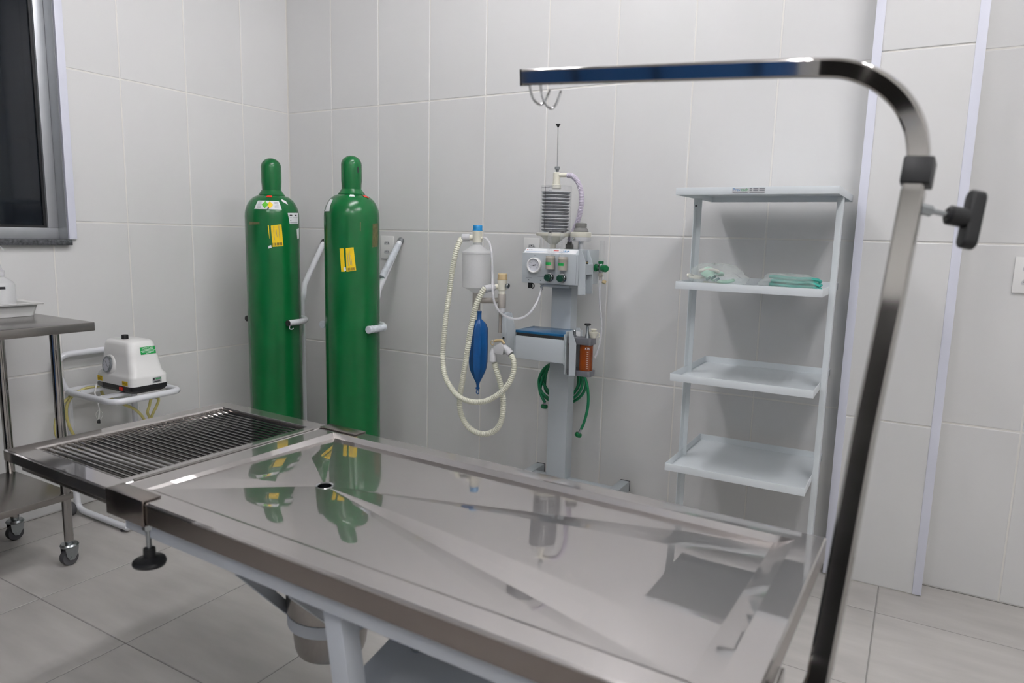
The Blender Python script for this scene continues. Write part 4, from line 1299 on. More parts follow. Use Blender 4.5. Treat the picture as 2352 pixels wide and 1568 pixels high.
# canister
cz = lambda py: K(1095, py, YA).z
ccx = K(1095.5, 620, YA).x
MB().tube([(ccx, YA, cz(690)), (ax_, YA, za(690))], .0115, 20).build('cross_pipe', 'greige', mach)
MB().lathe([(.0155, cz(712)), (.0160, cz(711)), (.0160, cz(690)), (.0160, cz(674)), (.0150, cz(672))], (ccx, YA, 0), n=24).build('down_pipe', 'greige', mach)
can = MB().lathe([(.0150, cz(672) + .0005), (.0300, cz(667)), (.0585, cz(659)), (.0600, cz(656)), (.0608, cz(592)), (.0612, cz(583))], (ccx, YA, 0), n=48, cap=False).build('canister', 'cloudy', mach, smooth=40)
MB().lathe([(.0612, cz(583) + .0004), (.0640, cz(582)), (.0640, cz(578.5)), (.0585, cz(577)), (.0240, cz(565)), (.0165, cz(562)), (.0165, cz(557))], (ccx, YA, 0), n=48, cap=False).build('canister_lid', 'cloudy', can, smooth=40)
iv = MB().lathe([(.0180, cz(557) + .0004), (.0198, cz(556)), (.0198, cz(538)), (.0205, cz(537)), (.0205, cz(530))], (ccx, YA, 0), n=28).build('inhale_valve', 'ivory', mach)
MB().lathe([(.0210, cz(530) + .0004), (.0210, cz(528.5)), (.0195, cz(528)), (.0195, cz(518)), (.0185, cz(517))], (ccx, YA, 0), n=28).build('valve_dome', 'blue_cap', iv)
p0 = Vector((ccx - .016, YA, cz(545))); p1 = K(1061, 546, YA - .02)
MB().tube([p0, p0 + (p1 - p0) * .35], .0115, 20).build('port_neck', 'ivory', iv)
MB().tube([p0 + (p1 - p0) * .35, p0 + (p1 - p0) * .40, p0 + (p1 - p0) * .95, p1], [.0130, .0150, .0155, .0135], 22).build('hose_cuff', 'lgrey_pl', iv)
MB().cyl((ccx + .017, YA, cz(546)), (ccx + .027, YA, cz(546)), .0055, n=14).build('nipple', 'ivory', iv)
# reservoir bag with ribs
zb_ = lambda py: K(1098, py, YA).z
bgx = K(1101, 730, YA).x; bgx2 = K(1098, 840, YA).x
vs_, fs_ = [], []
n = 48
prof = [(714, .0095), (716, .0100), (718, .0088), (732, .0092), (737, .0185), (744, .0290), (754, .0350), (768, .0368), (800, .0370), (832, .0366), (844, .0345), (856, .0275), (868, .0180), (878, .0085), (884, .0060), (889, .0055)]
for (py, rad) in prof:
    t_ = (py - 714) / 175
    for k in range(n):
        a_ = 2 * math.pi * k / n
        rib = 1 + (.13 * max(0, math.cos(8 * a_)) ** 2 - .05) * min(1, max(0, (rad - .010) / .02))
        vs_.append((bgx + (bgx2 - bgx) * t_ + rad * rib * math.cos(a_), YA + rad * rib * math.sin(a_), zb_(py)))
for i in range(len(prof) - 1):
    for k in range(n): fs_.append((i * n + k, (i + 1) * n + k, (i + 1) * n + (k + 1) % n, i * n + (k + 1) % n))
fs_.append(tuple(range(n))); fs_.append(tuple((len(prof) - 1) * n + k for k in range(n))[::-1])
bag = MB().add(vs_, fs_).build('reservoir_bag', 'blue_rubber', mach, smooth=60)
MB().lathe([(.0055, -.001), (.0085, -.003), (.0090, -.008), (.0055, -.012)], (bgx2, YA, zb_(888)), n=16).build('bag_tip', 'blue_rubber', bag)
MB().tube([Vector((bgx2 + .0065 * math.cos(a_), YA, zb_(898) - .004 + .0085 * math.sin(a_))) for a_ in [2 * math.pi * k / 18 for k in range(18)]], .0018, 8, closed=True).build('bag_loop', 'blue_rubber', bag)
# corrugated breathing hoses
z5 = lambda a, b: (840 + a / 2.8, 500 + b / 2.8)
h1 = [(618, 132), (600, 160), (580, 220), (555, 350), (535, 500), (515, 650), (501, 800), (497, 900), (507, 1000), (540, 1080), (600, 1150), (690, 1184), (780, 1175), (860, 1130), (920, 1065), (950, 990), (952, 920), (935, 882)]
h2 = [(768, 450), (745, 485), (718, 540), (692, 630), (668, 760), (650, 880), (622, 1050), (606, 1150), (607, 1230), (633, 1310), (690, 1368), (760, 1390), (830, 1368), (870, 1310), (884, 1220), (880, 1130), (862, 1050), (838, 970), (828, 932)]
ya1 = [-.335, -.35] + [-.36] * 6 + [-.375, -.385, -.392, -.395, -.395, -.39, -.385, -.38, -.375, -.372]
ya2 = [-.375, -.38, -.385] + [-.385] * 3 + [-.37, -.355, -.35] + [-.35] * 8 + [-.36, -.366]
corrugated([K(*z5(a, b), y) for (a, b), y in zip(h1, ya1)], .0096, .0020, .0082).build('breathing_hose', 'hose', mach, smooth=60)
corrugated([K(*z5(a, b), y) for (a, b), y in zip(h2, ya2)], .0098, .0023, .0088).build('breathing_hose', 'hose', mach, smooth=60)
# Y-piece with test plug
yy_ = -.37
yp = MB().prism([K(a, b, yy_ - .010) for a, b in [(1133, 797), (1148, 787), (1158, 795), (1154, 815), (1133, 811)]], (0, .020, 0)).build('y_piece', 'lgrey_pl', mach, bevel=.002)
A0, A1 = K(1141, 800, yy_), K(1136.5, 830, yy_)
MB().tube([K(1133, 800, yy_), K(1132, 808, yy_), K(1131.5, 812, yy_), K(1132, 830, yy_)][::1], [.0075, .0110, .0145, .0145], 20).build('hose_cuff', 'lgrey_pl', yp)
MB().tube([K(1158, 795, yy_), K(1163, 801, yy_), K(1165, 803.5, yy_), K(1173, 812.5, yy_)], [.0100, .0120, .0150, .0150], 20).build('hose_cuff', 'lgrey_pl', yp)
MB().tube(curve([K(1136, 783, yy_), K(1144, 781.5, yy_), K(1153, 782, yy_), K(1158, 789, yy_)], 5), .0055, 14).build('elbow', 'amber_cap', yp)
rc_ = K(1131, 787, yy_)
MB().tube([rc_ + Vector((.0075 * math.cos(a_), 0, .0095 * math.sin(a_))) for a_ in [2 * math.pi * k / 20 for k in range(20)]], .0018, 8, closed=True).build('plug_ring', 'amber_cap', yp)
# clear sensing tube
h3 = [(1111, 546), (1119, 550), (1126, 563), (1130, 590), (1131, 630), (1131.5, 665), (1136, 695), (1147, 715), (1163, 727), (1182, 732), (1203, 728), (1222, 712), (1236, 688), (1243, 664), (1244.5, 656)]
ys3 = [-.318, -.325, -.335, -.35, -.36, -.40, -.405, -.40, -.385, -.37, -.35, -.33, -.30, -.275, -.270]
MB().tube(curve([K(a, b, y) for (a, b), y in zip(h3, ys3)], 8), .0048, 12).build('sensing_tube', 'clear_tube', mach)

# ------------------------------------------------------------------ coiled green hose behind the column
YG = -.085
gh = thing('oxygen_hose', (K(1290, 900, YG).x, YG, K(1290, 925, YG).z), 'green oxygen hose hanging in coils behind the machine column', 'hose')
path = []
loops = [(1288, 876, 50, 46), (1290, 870, 42, 42), (1292, 880, 54, 47), (1289, 872, 40, 44)]
path.append(K(1252, 924, YG - .02))
path.append(K(1244, 910, YG - .015)); path.append(K(1238.5, 890, YG - .01))
for li, (cx0, cy0, rx, ry) in enumerate(loops):
    for k in range(12):
        a_ = math.radians(170 - 30 * k if li == 0 else 170 - 30 * k)
        path.append(K(cx0 + rx * math.cos(a_), cy0 - ry * math.sin(a_), YG + .008 * li * (1 if k % 2 else 1) - .01))
for (a, b) in ((1262, 838), (1300, 828), (1332, 845), (1346, 875), (1351, 905), (1350, 935), (1343, 965), (1335, 985)): path.append(K(a, b, YG - .02))
MB().tube(curve(path, 6), .0060, 12).build('hose', 'green_hose', gh)
for a, b, a2, b2 in ((1335, 984, 1329.5, 995.5), (1251.5, 923, 1250.5, 930)):
    p0, p1 = K(a, b, YG - .02), K(a2, b2, YG - .02)
    fr_ = MB().tube([p0, p0 + (p1 - p0) * .4, p1], [.0045, .0060, .0060], 14).build('ferrule', 'chrome', gh)
    d_ = (p1 - p0).normalized()
    MB().lathe([(.0080, 0), (.0135, .002), (.0155, .006), (.0155, .013), (.0130, .016), (.0100, .0162)], p1 - d_ * .003, d_, n=24).build('hand_nut', 'green_pl', gh)
MB().tube(curve([(xc0 + .02, -.1395, .835), (xc0 + .02, -.10, .828), (xc0 + .02, -.06, .835), (xc0 + .02, -.055, .845)], 5), .004, 8).build('hose_hook', 'zinc', mach)

# ================================================================== tiered rack
rx0, rx1, ry0, ry1 = 2.302, 2.758, -.490, -.050
rack = thing('shelf_rack', ((rx0 + rx1) / 2, -.27, 0), 'white metal rack with four open shelves between the machine and the pillar', 'shelf rack')
uy = -.305
for s, x in ((-1, rx0 + .004), (1, rx1 - .004)):
    # each upright: folded steel channel
    p = MB()
    if s < 0: p.prism([(x, uy - .020, .03), (x + .003, uy - .020, .03), (x + .003, uy + .017, .03), (x + .018, uy + .017, .03), (x + .018, uy + .020, .03), (x, uy + .020, .03)], (0, 0, 1.291))
    else: p.prism([(x, uy - .020, .03), (x + .017, uy - .020, .03), (x + .017, uy + .020, .03), (x, uy + .020, .03)], (0, 0, 1.291))
    u = p.build('upright', 'paint_white', rack, bevel=.0008)
    MB().box(x - .006 if s < 0 else x - .004, x + .024 if s < 0 else x + .022, ry0 + .03, ry1 - .01, .006, .0298).build('foot_rail', 'paint_white', rack, bevel=.003)
    for y in (ry0 + .05, ry1 - .03):
        MB().lathe([(.012, 0), (.012, .006)], (x + .008, y, 0), n=14).build('foot_pad', 'rubber', rack)


def tray(z0, z1, x0, x1, y0, y1, up=True):
    """shallow pressed tray, open upward (or a cap open downward)"""
    t_ = .0016
    b = MB()
    zz = [z0, z1] if up else [z1, z0]
    s = 1 if up else -1
    vs = []
    for (i, z) in ((0, zz[0]), (0, zz[1]), (t_, zz[1]), (t_, zz[0] + s * t_)):
        vs += [(x0 + i, y0 + i, z), (x1 - i, y0 + i, z), (x1 - i, y1 - i, z), (x0 + i, y1 - i, z)]
    fs = []
    for i in range(3):
        for k in range(4):
            q = (i * 4 + k, i * 4 + (k + 1) % 4, i * 4 + 4 + (k + 1) % 4, i * 4 + 4 + k)
            fs.append(q if up else q[::-1])
    fs.append((3, 2, 1, 0) if up else (0, 1, 2, 3)); fs.append((12, 13, 14, 15) if up else (15, 14, 13, 12))
    return b.add(vs, fs)


sx0, sx1 = rx0 + .0072, rx1 - .0042
for z in (1.0205, .7140, .4040):
    # side walls stand between the uprights
    sh_ = tray(z, z + .0245, sx0, sx1, ry0, ry1).build('shelf', 'paint_white', rack, bevel=.0006)
top_ = tray(1.3215, 1.3440, rx0 - .008, rx1 + .016, ry0 - .004, ry1 + .004, up=False).build('top_shelf', 'paint_white', rack, bevel=.0006)
# maker's label on the front edge of the top shelf
fy = ry0 - .0042
l0, l1 = at(1682, 435, y=fy), at(1758, 436, y=fy)
zl = 1.3332
lb_ = MB().box(l0.x, l1.x, fy - .0005, fy, zl - .0085, zl + .0085).build('maker_label', 'lgrey_pl', top_, smooth=None)
lw_ = l1.x - l0.x
text('Prev', .0125, (l0.x + lw_ * .135, fy - .0006, zl + .0022), (1, 0, 0), (0, 0, 1), 'ink_blue', lb_)
text('tech', .0125, (l0.x + lw_ * .385, fy - .0006, zl + .0022), (1, 0, 0), (0, 0, 1), 'ink_green', lb_)
for a, w, zz, h in ((.02, .46, -.0062, .0018), (.53, .45, -.0062, .0018), (.53, .07, .0050, .0030), (.64, .15, .0050, .0032), (.82, .16, .0050, .0032), (.53, .07, -.0002, .0030), (.64, .15, -.0002, .0032), (.82, .16, -.0002, .0032)):
    MB().box(l0.x + lw_ * a, l0.x + lw_ * (a + w), fy - .0008, fy - .0004, zl + zz - h / 2, zl + zz + h / 2).build('print_mark', 'ink_grey', lb_, smooth=None)
for x in (rx0 + .012,):
    MB().cyl((x, uy - .0205, 1.295), (x, uy - .0195, 1.295), .003, n=10).build('bolt_hole', 'ink', rack)

# bags on the second shelf
zs2 = 1.0205 + .0017


def crumpled(name, parent, c, rx, ry, rz, material, seed, amp=.18, n=26, m=14, tail=None):
    rnd = random.Random(seed)
    ph = [(rnd.uniform(0, 6.28), rnd.uniform(0, 6.28), rnd.randint(2, 7), rnd.randint(1, 5), rnd.uniform(.3, 1)) for _ in range(9)]
    vs, fs = [], []
    for j in range(m + 1):
        v = j / m * math.pi
        for i in range(n):
            u = 2 * math.pi * i / n
            k = 1 + amp * sum(a * math.sin(p * u + p1) * math.sin(q * v + p2) for p1, p2, p, q, a in ph) / 3
            k += amp * .35 * (rnd.random() - .5)
            x = rx * k * math.cos(u) * math.sin(v) ** .7
            y = ry * k * math.sin(u) * math.sin(v) ** .7
            z = max(rz * (1 + k * -math.cos(v)), 0.0006)
            if tail: x += tail * max(0, math.cos(u)) ** 3 * math.sin(v) * (1 if z < rz else .4)
            vs.append((c[0] + x, c[1] + y, c[2] + z))
    for j in range(m):
        for i in range(n): fs.append((j * n + i, j * n + (i + 1) % n, (j + 1) * n + (i + 1) % n, (j + 1) * n + i))
    return MB().add(vs, fs).build(name, material, parent, smooth=None)


ca = Vector((2.410, -.400, zs2))
ba = thing('mask_bag', ca, 'crumpled clear plastic bag of mint green tubing and masks on the rack', 'plastic bag')
crumpled('bag_film', ba, ca, .078, .070, .041, 'bag', 3, .20, tail=.035)
rnd = random.Random(5)
for k in range(5):
    o = ca + Vector((rnd.uniform(-.05, .03), rnd.uniform(-.03, .02), .016 + .011 * k))
    rr = rnd.uniform(.016, .030)
    pts = [o + Vector((rr * 1.3 * math.cos(t), rr * .8 * math.sin(t), .004 * math.sin(2 * t + k))) for t in [2 * math.pi * q / 14 for q in range(14)]]
    MB().tube(pts, .0045, 8, closed=True).build('tubing_coil', 'mint' if k % 2 else 'cream', ba)
MB().lathe([(.022, 0), (.024, .004), (.014, .022), (.008, .026)], ca + Vector((-.015, -.02, .046)), (.2, -.4, .9), n=20).build('mask', 'mint', ba)
for dx, dz in ((-.012, .030), (.004, .034), (.016, .028)):
    MB().cyl(ca + Vector((dx, -.050, dz)), ca + Vector((dx + .012, -.044, dz + .010)), .004, n=10).build('connector', 'dark_teal', ba)
cb = Vector((2.655, -.405, zs2))
bb_ = thing('tubing_bag', cb, 'clear bag holding a folded bundle of teal tubing on the rack', 'plastic bag')
crumpled('bag_film', bb_, cb + Vector((-.010, 0, 0)), .086, .058, .030, 'bag', 11, .16)
for k in range(11):
    rnd = random.Random(40 + k)
    yy0 = -.035 + .007 * k
    zz0 = .010 + .0120 * (k % 4)
    pts = [cb + Vector((-.062 + rnd.uniform(-.006, .004), yy0, zz0 + .004)), cb + Vector((-.03, yy0 + .004, zz0 + .002)), cb + Vector((.01, yy0 - .003, zz0)), cb + Vector((.05, yy0 + .003, zz0 + .001)), cb + Vector((.074 + rnd.uniform(-.006, .006), yy0, zz0 - .002)), cb + Vector((.080, yy0 + .006, max(zz0 - .008, .0055)))]
    MB().tube(curve(pts, 5), .0048, 8).build('tubing', 'teal', bb_)

# ================================================================== instrument trolley by the window
E1 = Vector((0, -1, 0)); E2 = Vector((-1, 0, 0))
IC = Vector((.602, -1.416, 0))
IZ = .856
it = thing('instrument_trolley', IC + E1 * .45 + E2 * .27, 'stainless steel instrument trolley on castors under the window', 'trolley')
LI, WI = .90, .545


def IT(a, b, z): return IC + E1 * a + E2 * b + Vector((0, 0, z))


tp_ = MB(IT).box(0, LI, 0, WI, IZ - .030, IZ).build('trolley_top', 'steel_brush', it, bevel=.004)
MB(IT).box(.16, .19, .30, .33, IZ - .055, IZ - .0305).build('bracket_tab', 'steel_brush', it, bevel=.003)
for a in (.088, LI - .088):
    for b in (.088, WI - .085):
        lg = MB(IT).cyl((a, b, .088), (a, b, IZ - .0305), .0148, n=24).build('leg', 'steel', it)
        p = IT(a, b, 0)
        ct = MB().lathe([(.013, .0875), (.013, .080), (.026, .078), (.030, .072), (.027, .066), (.010, .066)], p, n=24).build('caster', 'zinc', it)
        for s in (-1, 1):
            f0 = p + E1 * .0
            MB().prism([p + E2 * (.016 * s) + E1 * q + Vector((0, 0, z)) for q, z in ((-.022, .066), (.022, .066), (.020, .040), (.010, .022), (-.004, .020), (-.018, .040))], E2 * (.0025 * s)).build('fork', 'zinc', ct)
        MB().lathe([(.010, -.0135), (.026, -.013), (.0285, -.008), (.0285, .008), (.026, .013), (.010, .0135)], p + Vector((0, 0, .0287)) + E1 * .004, E2, n=28).build('wheel', 'rubber', ct)
        MB().cyl(p + Vector((0, 0, .0287)) + E1 * .004 - E2 * .021, p + Vector((0, 0, .0287)) + E1 * .004 + E2 * .021, .005, n=12).build('axle', 'zinc', ct)
MB(IT).box(.070, LI - .07, .073, WI - .07, .238, .262).build('lower_shelf', 'steel_brush', it, bevel=.003)

# white tray and wash bottle on it
tr_c = IT(.30, .445, 0)
wt = MB(IT)
a0_, a1_, b0_, b1_ = .020, .40, .300, .530
lv = [(.012, .0006, .018), (.004, .040, .012), (-.010, .041, .012), (-.012, .046, .012), (-.002, .048, .012), (.008, .044, .012), (.016, .0045, .018)]
vs, fs = [], []
nn = 0
for (ins, z, r) in lv:
    ring = []
    for cx0, cy0, s0 in ((a1_ - ins - r, b1_ - ins - r, 0), (a0_ + ins + r, b1_ - ins - r, 90), (a0_ + ins + r, b0_ + ins + r, 180), (a1_ - ins - r, b0_ + ins + r, 270)):
        for k in range(5):
            t_ = math.radians(s0 + 22.5 * k)
            ring.append((cx0 + r * math.cos(t_), cy0 + r * math.sin(t_), IZ + z))
    nn = len(ring); vs += ring
for i in range(len(lv) - 1):
    for k in range(nn): fs.append((i * nn + k, (i + 1) * nn + k, (i + 1) * nn + (k + 1) % nn, i * nn + (k + 1) % nn))
fs.append(tuple(range(nn))); fs.append(tuple((len(lv) - 1) * nn + k for k in range(nn))[::-1])
wt.add(vs, fs)
tag(wt.build('plastic_tray', 'white_pl', smooth=40), 'shallow white plastic tray on the instrument trolley', 'tray')
bp_ = IT(.094, .415, IZ + .0055)
wbt = thing('wash_bottle', bp_, 'translucent wash bottle with thin spout standing in the white tray', 'bottle')
bd_ = MB().lathe([(.040, 0), (.0455, .003), (.0465, .010), (.0465, .100), (.0430, .110), (.0200, .128), (.0150, .132)], bp_, n=36).build('bottle_body', 'cloudy', wbt, smooth=40)
MB().lathe([(.0175, .1325), (.0185, .135), (.0185, .152), (.0120, .156), (.0070, .175), (.0045, .215), (.0030, .240)], bp_, n=24).build('spout_cap', 'clear_tube', wbt)
MB().tube(curve([bp_ + Vector((.002, .0, .232)), bp_ + Vector((.006, .008, .236)), bp_ + Vector((.010, .014, .230)), bp_ + Vector((.011, .016, .222))], 4), .0016, 6).build('spout_loop', 'clear_tube', wbt)
vs, fs = [], []
for j in range(2):
    for i in range(9):
        an = math.radians(-95 + 11.5 * i)
        vs.append((bp_.x + .0470 * math.cos(an), bp_.y + .0470 * math.sin(an), bp_.z + .088 + .009 * j))
for i in range(8): fs.append((i, i + 1, 10 + i, 9 + i))
MB().add(vs, fs).build('tape_label', 'ink', bd_)

# ================================================================== suction trolley
ct_ = thing('suction_trolley', (.24, -1.10, 0), 'white tubular suction trolley with small grey wheels by the wall', 'trolley')
rt = .0125
ZP = .512
tx_0, tx_1, ty_0, ty_1 = .055, .395, -1.250, -.965


def rounded(pts, r, n=5):
    out = []
    m = len(pts)
    for i in range(m):
        p0, p1, p2 = Vector(pts[i - 1]), Vector(pts[i]), Vector(pts[(i + 1) % m])
        a, b = p1 + (p0 - p1).normalized() * r, p1 + (p2 - p1).normalized() * r
        for k in range(n + 1):
            t = k / n
            out.append(a * (1 - t) ** 2 + p1 * 2 * t * (1 - t) + b * t * t)
    return out


ring = rounded([(tx_0, ty_0, ZP), (tx_1, ty_0, ZP), (tx_1, ty_1, ZP), (tx_0, ty_1, ZP)], .05)
MB().tube(ring, rt, 14, closed=True).build('tray_ring', 'tube_white', ct_)
for x in (.15, .30):
    MB().box(x - .012, x + .012, ty_0 + .006, ty_1 - .006, ZP + .002, ZP + .0125).build('support_strip', 'tube_white', ct_)
# handle behind
hz = .655
hpts = [(tx_0 - .002, ty_0, ZP), (tx_0 - .012, ty_0, ZP + .05), (tx_0 - .030 + .014, ty_0 - .012, hz - .055)]
hb = [Vector((.058, ty_0 + .004, ZP + .004)), Vector((.050, ty_0 - .004, ZP + .035)), Vector((.036, ty_0 - .014, hz - .065)), Vector((.032, ty_0 - .010, hz - .025)), Vector((.030, ty_0 + .022, hz)), Vector((.030, ty_0 + .07, hz + .003)), Vector((.030, ty_1 - .07, hz + .003)), Vector((.030, ty_1 - .022, hz)), Vector((.032, ty_1 + .010, hz - .025)), Vector((.036, ty_1 + .014, hz - .065)), Vector((.050, ty_1 + .004, ZP + .035)), Vector((.058, ty_1 - .004, ZP + .004))]
MB().tube(curve(hb, 6), rt, 14).build('handle', 'tube_white', ct_)
for y, yb in ((ty_0 + .006, ty_0 + .0), (ty_1 - .006, ty_1)):
    leg = [Vector((.066, y, ZP - .004)), Vector((.070, y, .30)), Vector((.078, y, .08)), Vector((.085, y, .035)), Vector((.115, y, .020)), Vector((.17, y, .018)), Vector((.40, y, .018)), Vector((.43, y, .022))]
    lo = MB().tube(curve(leg, 6), rt, 14).build('leg', 'tube_white', ct_)
    ox = -1 if y < -1.1 else 1
    MB().lathe([(.008, -.012), (.026, -.012), (.028, -.008), (.028, .008), (.026, .012), (.008, .012)], (.080, y + ox * .030, .0282), (0, 1, 0), n=24).build('wheel', 'rubber', ct_)
    MB().cyl((.080, y + ox * .008, .0282), (.080, y + ox * .050, .0282), .005, n=10).build('axle', 'zinc', ct_)
    MB().lathe([(.012, 0), (.012, .006)], (.40, y, 0), n=14).build('foot_pad', 'rubber', ct_)
MB().tube([(.40, ty_0 + .006, .018), (.40, ty_1 - .006, .018)], rt * .9, 12).build('cross_tube', 'tube_white', ct_)

# suction pump standing on it
sp = thing('suction_pump', (.26, -1.105, ZP + .0128), 'white suction pump with green warning label on the suction trolley', 'suction pump')
Z0 = ZP + .0128
px0, px1, py0, py1 = .135, .382, -1.168, -1.010


def loft(secs, name, material, parent, smooth=40, n=7):
    vs, fs = [], []
    for (x0, x1, y0, y1, z, r) in secs:
        for cx0, cy0, s0 in ((x1 - r, y1 - r, 0), (x0 + r, y1 - r, 90), (x0 + r, y0 + r, 180), (x1 - r, y0 + r, 270)):
            for k in range(n):
                t_ = math.radians(s0 + 90 * k / (n - 1))
                vs.append((cx0 + r * math.cos(t_), cy0 + r * math.sin(t_), z))
    m = 4 * n
    for i in range(len(secs) - 1):
        for k in range(m): fs.append((i * m + k, i * m + (k + 1) % m, (i + 1) * m + (k + 1) % m, (i + 1) * m + k))
    fs.append(tuple(range(m))[::-1]); fs.append(tuple((len(secs) - 1) * m + k for k in range(m)))
    return MB().add(vs, fs).build(name, material, parent, smooth=smooth)


loft([(px0 + .02, px1 - .012, py0 + .012, py1 - .010, Z0 + .0005, .02), (px0 + .003, px1 - .001, py0 + .001, py1 - .001, Z0 + .012, .02), (px0 + .002, px1, py0, py1, Z0 + .030, .02)], 'pump_base', 'black', sp)
zz = Z0 + .0302
hh = .172
secs = [(px0, px1 + .001, py0 - .001, py1 + .001, zz, .024), (px0, px1 + .001, py0 - .001, py1 + .001, zz + .030, .024), (px0 + .003, px1 - .002, py0 + .002, py1 - .001, zz + .038, .024),
        (px0 + .012, px1 - .014, py0 + .012, py1 - .008, zz + .050, .026), (px0 + .020, px1 - .030, py0 + .016, py1 - .014, zz + .115, .028), (px0 + .024, px1 - .040, py0 + .020, py1 - .018, zz + hh - .018, .030),
        (px0 + .027, px1 - .045, py0 + .024, py1 - .022, zz + hh - .006, .030), (px0 + .035, px1 - .053, py0 + .032, py1 - .030, zz + hh, .026)]
hs = loft(secs, 'pump_housing', 'white_pl', sp, 45)
# gauge boss on the side that looks along the wall
gx = .215
gy0, gzc = py0 + .010, zz + .078
gb = MB().lathe([(.050, -.03), (.044, 0), (.038, .004), (.035, .0045)], (gx, gy0 + .002, gzc - .004), (-.10, -1, .18), n=36).build('gauge_boss', 'white_pl', sp, smooth=50)
gd = Vector((-.10, -1, .18)).normalized()
g0 = Vector((gx, gy0 + .002, gzc - .004)) + gd * .0046
vg = MB().lathe([(.0335, 0), (.0335, .006), (.0315, .008), (.0285, .0075), (.0280, .005), (.0001, .005)], g0, gd, n=36).build('vacuum_gauge', 'zinc', sp)
MB().lathe([(.0279, 0), (.0279, .0003)], g0 + gd * .0052, gd, n=32).build('dial', 'dial', vg)
gX = gd.cross(Vector((0, 0, 1))).normalized(); gX = -gX if gX.x < 0 else gX; gY = gX.cross(-gd)
gY = gY if gY.z > 0 else -gY
for k in range(9):
    a = math.radians(225 - 33.75 * k); e = gX * math.cos(a) + gY * math.sin(a)
    MB().obox(g0 + gd * .0057 + e * .023, e * .0022, gd.cross(e) * .0004, gd * .0001).build('tick_mark', 'ink', vg, smooth=None)
a = math.radians(-40); e = gX * math.cos(a) + gY * math.sin(a)
MB().obox(g0 + gd * .0060 - e * .002, e * .017, gd.cross(e) * .0006, gd * .0002).build('needle', 'ink', vg, smooth=None)
MB().lathe([(.013, 0), (.013, .017), (.012, .019)], (.235, -1.097, zz + hh - .002), n=24).build('regulator_knob', 'black', sp)
MB().lathe([(.016, 0), (.018, .006), (.016, .012)], (px0 + .018, -1.10, zz + hh - .030), (-1, 0, .2), n=20).build('inlet_port', 'black', sp)
# labels: face normal +x, slightly tilted
nF = Vector((1, 0, .22)).normalized(); upF = Vector((-.22, 0, 1)).normalized(); rt_ = Vector((0, 1, 0))
lc = Vector((px1 - .0365, -1.074, zz + .134))
lc.x = px1 - .030 - (.010) * ((lc.z - zz - .115) / .039) + .0012
LF = lambda c, w, h, n_, m_, par, lift=.0: MB().prism([c + rt_ * (w / 2 * sx) + upF * (h / 2 * sy) + nF * lift for sx, sy in ((-1, -1), (1, -1), (1, 1), (-1, 1))], nF * .0005).build(n_, m_, par, smooth=None)
gl2 = LF(lc, .064, .030, 'warning_label', 'label_green', sp, .0002)
text('ATENÇÃO', .0092, lc + upF * .0095 + nF * .0008, rt_, upF, 'label_white', gl2)
for k, w in enumerate((.046, .060, .050, .020)):
    LF(lc - upF * (-.0035 + .0048 * k), w, .0016, 'print_line', 'label_white', gl2, .0008)
nF, upF = Vector((1, 0, 0)), Vector((0, 0, 1))
pc = Vector((px1 + .0012, -1.064, zz + .016))
pl2 = LF(pc, .038, .022, 'maker_plate', 'alu', sp, .0)
LF(pc + rt_ * .006 + upF * .005, .022, .005, 'print_mark', 'ink_green', pl2, .0007)
LF(pc - rt_ * .013 + upF * .005, .006, .006, 'print_mark', 'ink', pl2, .0007)
LF(pc - upF * .006, .024, .003, 'print_mark', 'ink', pl2, .0007)
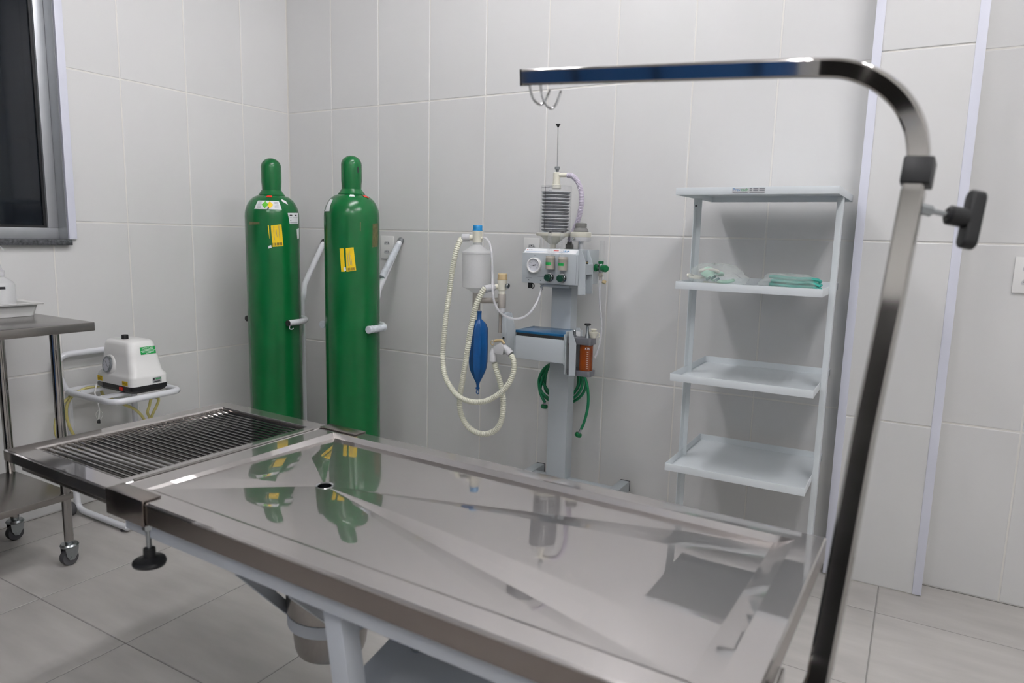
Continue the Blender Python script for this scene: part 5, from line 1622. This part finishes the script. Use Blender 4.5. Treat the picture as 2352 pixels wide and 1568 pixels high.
# stickers on the -y side
for x0, w, h, z, tx in ((.338, .036, .017, zz + .012, 'BIVOLT'), (.168, .034, .020, zz + .014, None)):
    yl = MB().box(x0 - w / 2, x0 + w / 2, py0 - .0018, py0 - .0008, z - h / 2, z + h / 2).build('yellow_sticker', 'yellow', sp, smooth=None)
    if tx: text(tx, .0092, (x0, py0 - .0019, z), (1, 0, 0), (0, 0, 1), 'ink', yl)
    else:
        for k in range(3): MB().box(x0 - .014, x0 + .014, py0 - .0022, py0 - .0017, z + .006 - .005 * k, z + .0068 - .005 * k).build('print_line', 'ink', yl, smooth=None)
MB().box(.300, .318, py0 - .004, py0 + .004, Z0 + .011, Z0 + .025).build('power_switch', 'red', sp, bevel=.001)
MB().box(.150, .180, py0 - .003, py0 + .003, Z0 + .014, Z0 + .028).build('fuse_plate', 'dgrey_pl', sp)
# yellow suction tubing
z6 = lambda a, b: (120 + a / 7.127, 780 + b / 7.127)
A_h = [(790, 790, .12), (700, 772, .10), (560, 790, .09), (420, 855, .085), (300, 955, .085), (240, 1080, .085), (228, 1200, .085), (255, 1340, .085), (310, 1480, .085), (420, 1650, .09), (600, 1760, .10)]
B_h = [(600, 1762, .10), (400, 1800, .09), (200, 1760, .085), (80, 1600, .082), (45, 1430, .082), (80, 1230, .082), (160, 1060, .082), (300, 925, .082), (470, 830, .085), (640, 780, .09), (780, 800, .10), (830, 900, .11), (900, 945, .12), (1010, 985, .14), (1180, 1060, .17), (1340, 1130, .19), (1450, 1225, .20), (1530, 1330, .21), (1600, 1300, .21), (1560, 1190, .21), (1590, 1080, .21), (1612, 985, .21), (1650, 940, .20), (1720, 950, .20), (1742, 985, .21), (1705, 1090, .21), (1650, 1200, .21), (1600, 1320, .21), (1560, 1430, .21)]
yh = [at(*z6(a, b), x=x) for a, b, x in A_h + B_h[1:]]
MB().tube(curve(yh, 6), .0058, 10).build('suction_tube', 'yellow_hose', sp)
# mains lead with tied plug
cdp = [at(*z6(a, b), x=x) for a, b, x in ((725, 720, .16), (712, 790, .165), (700, 880, .17), (735, 980, .19), (755, 1060, .20), (772, 1160, .20), (762, 1260, .20), (755, 1340, .20))]
MB().tube(curve(cdp, 6), .0026, 8).build('mains_lead', 'white_pl', sp)
lp = [at(*z6(a, b), x=.2) for a, b in ((755, 1330), (715, 1230), (740, 1170), (790, 1165), (830, 1215), (795, 1300), (760, 1340))]
MB().tube(curve(lp, 6), .0009, 6).build('wire_tie', 'white_pl', sp)
p0, p1 = at(*z6(765, 1300), x=.2), at(*z6(758, 1365), x=.2)
MB().tube([p0, p0 + (p1 - p0) * .5, p1], [.004, .006, .007], 10).build('mains_plug', 'black', sp)
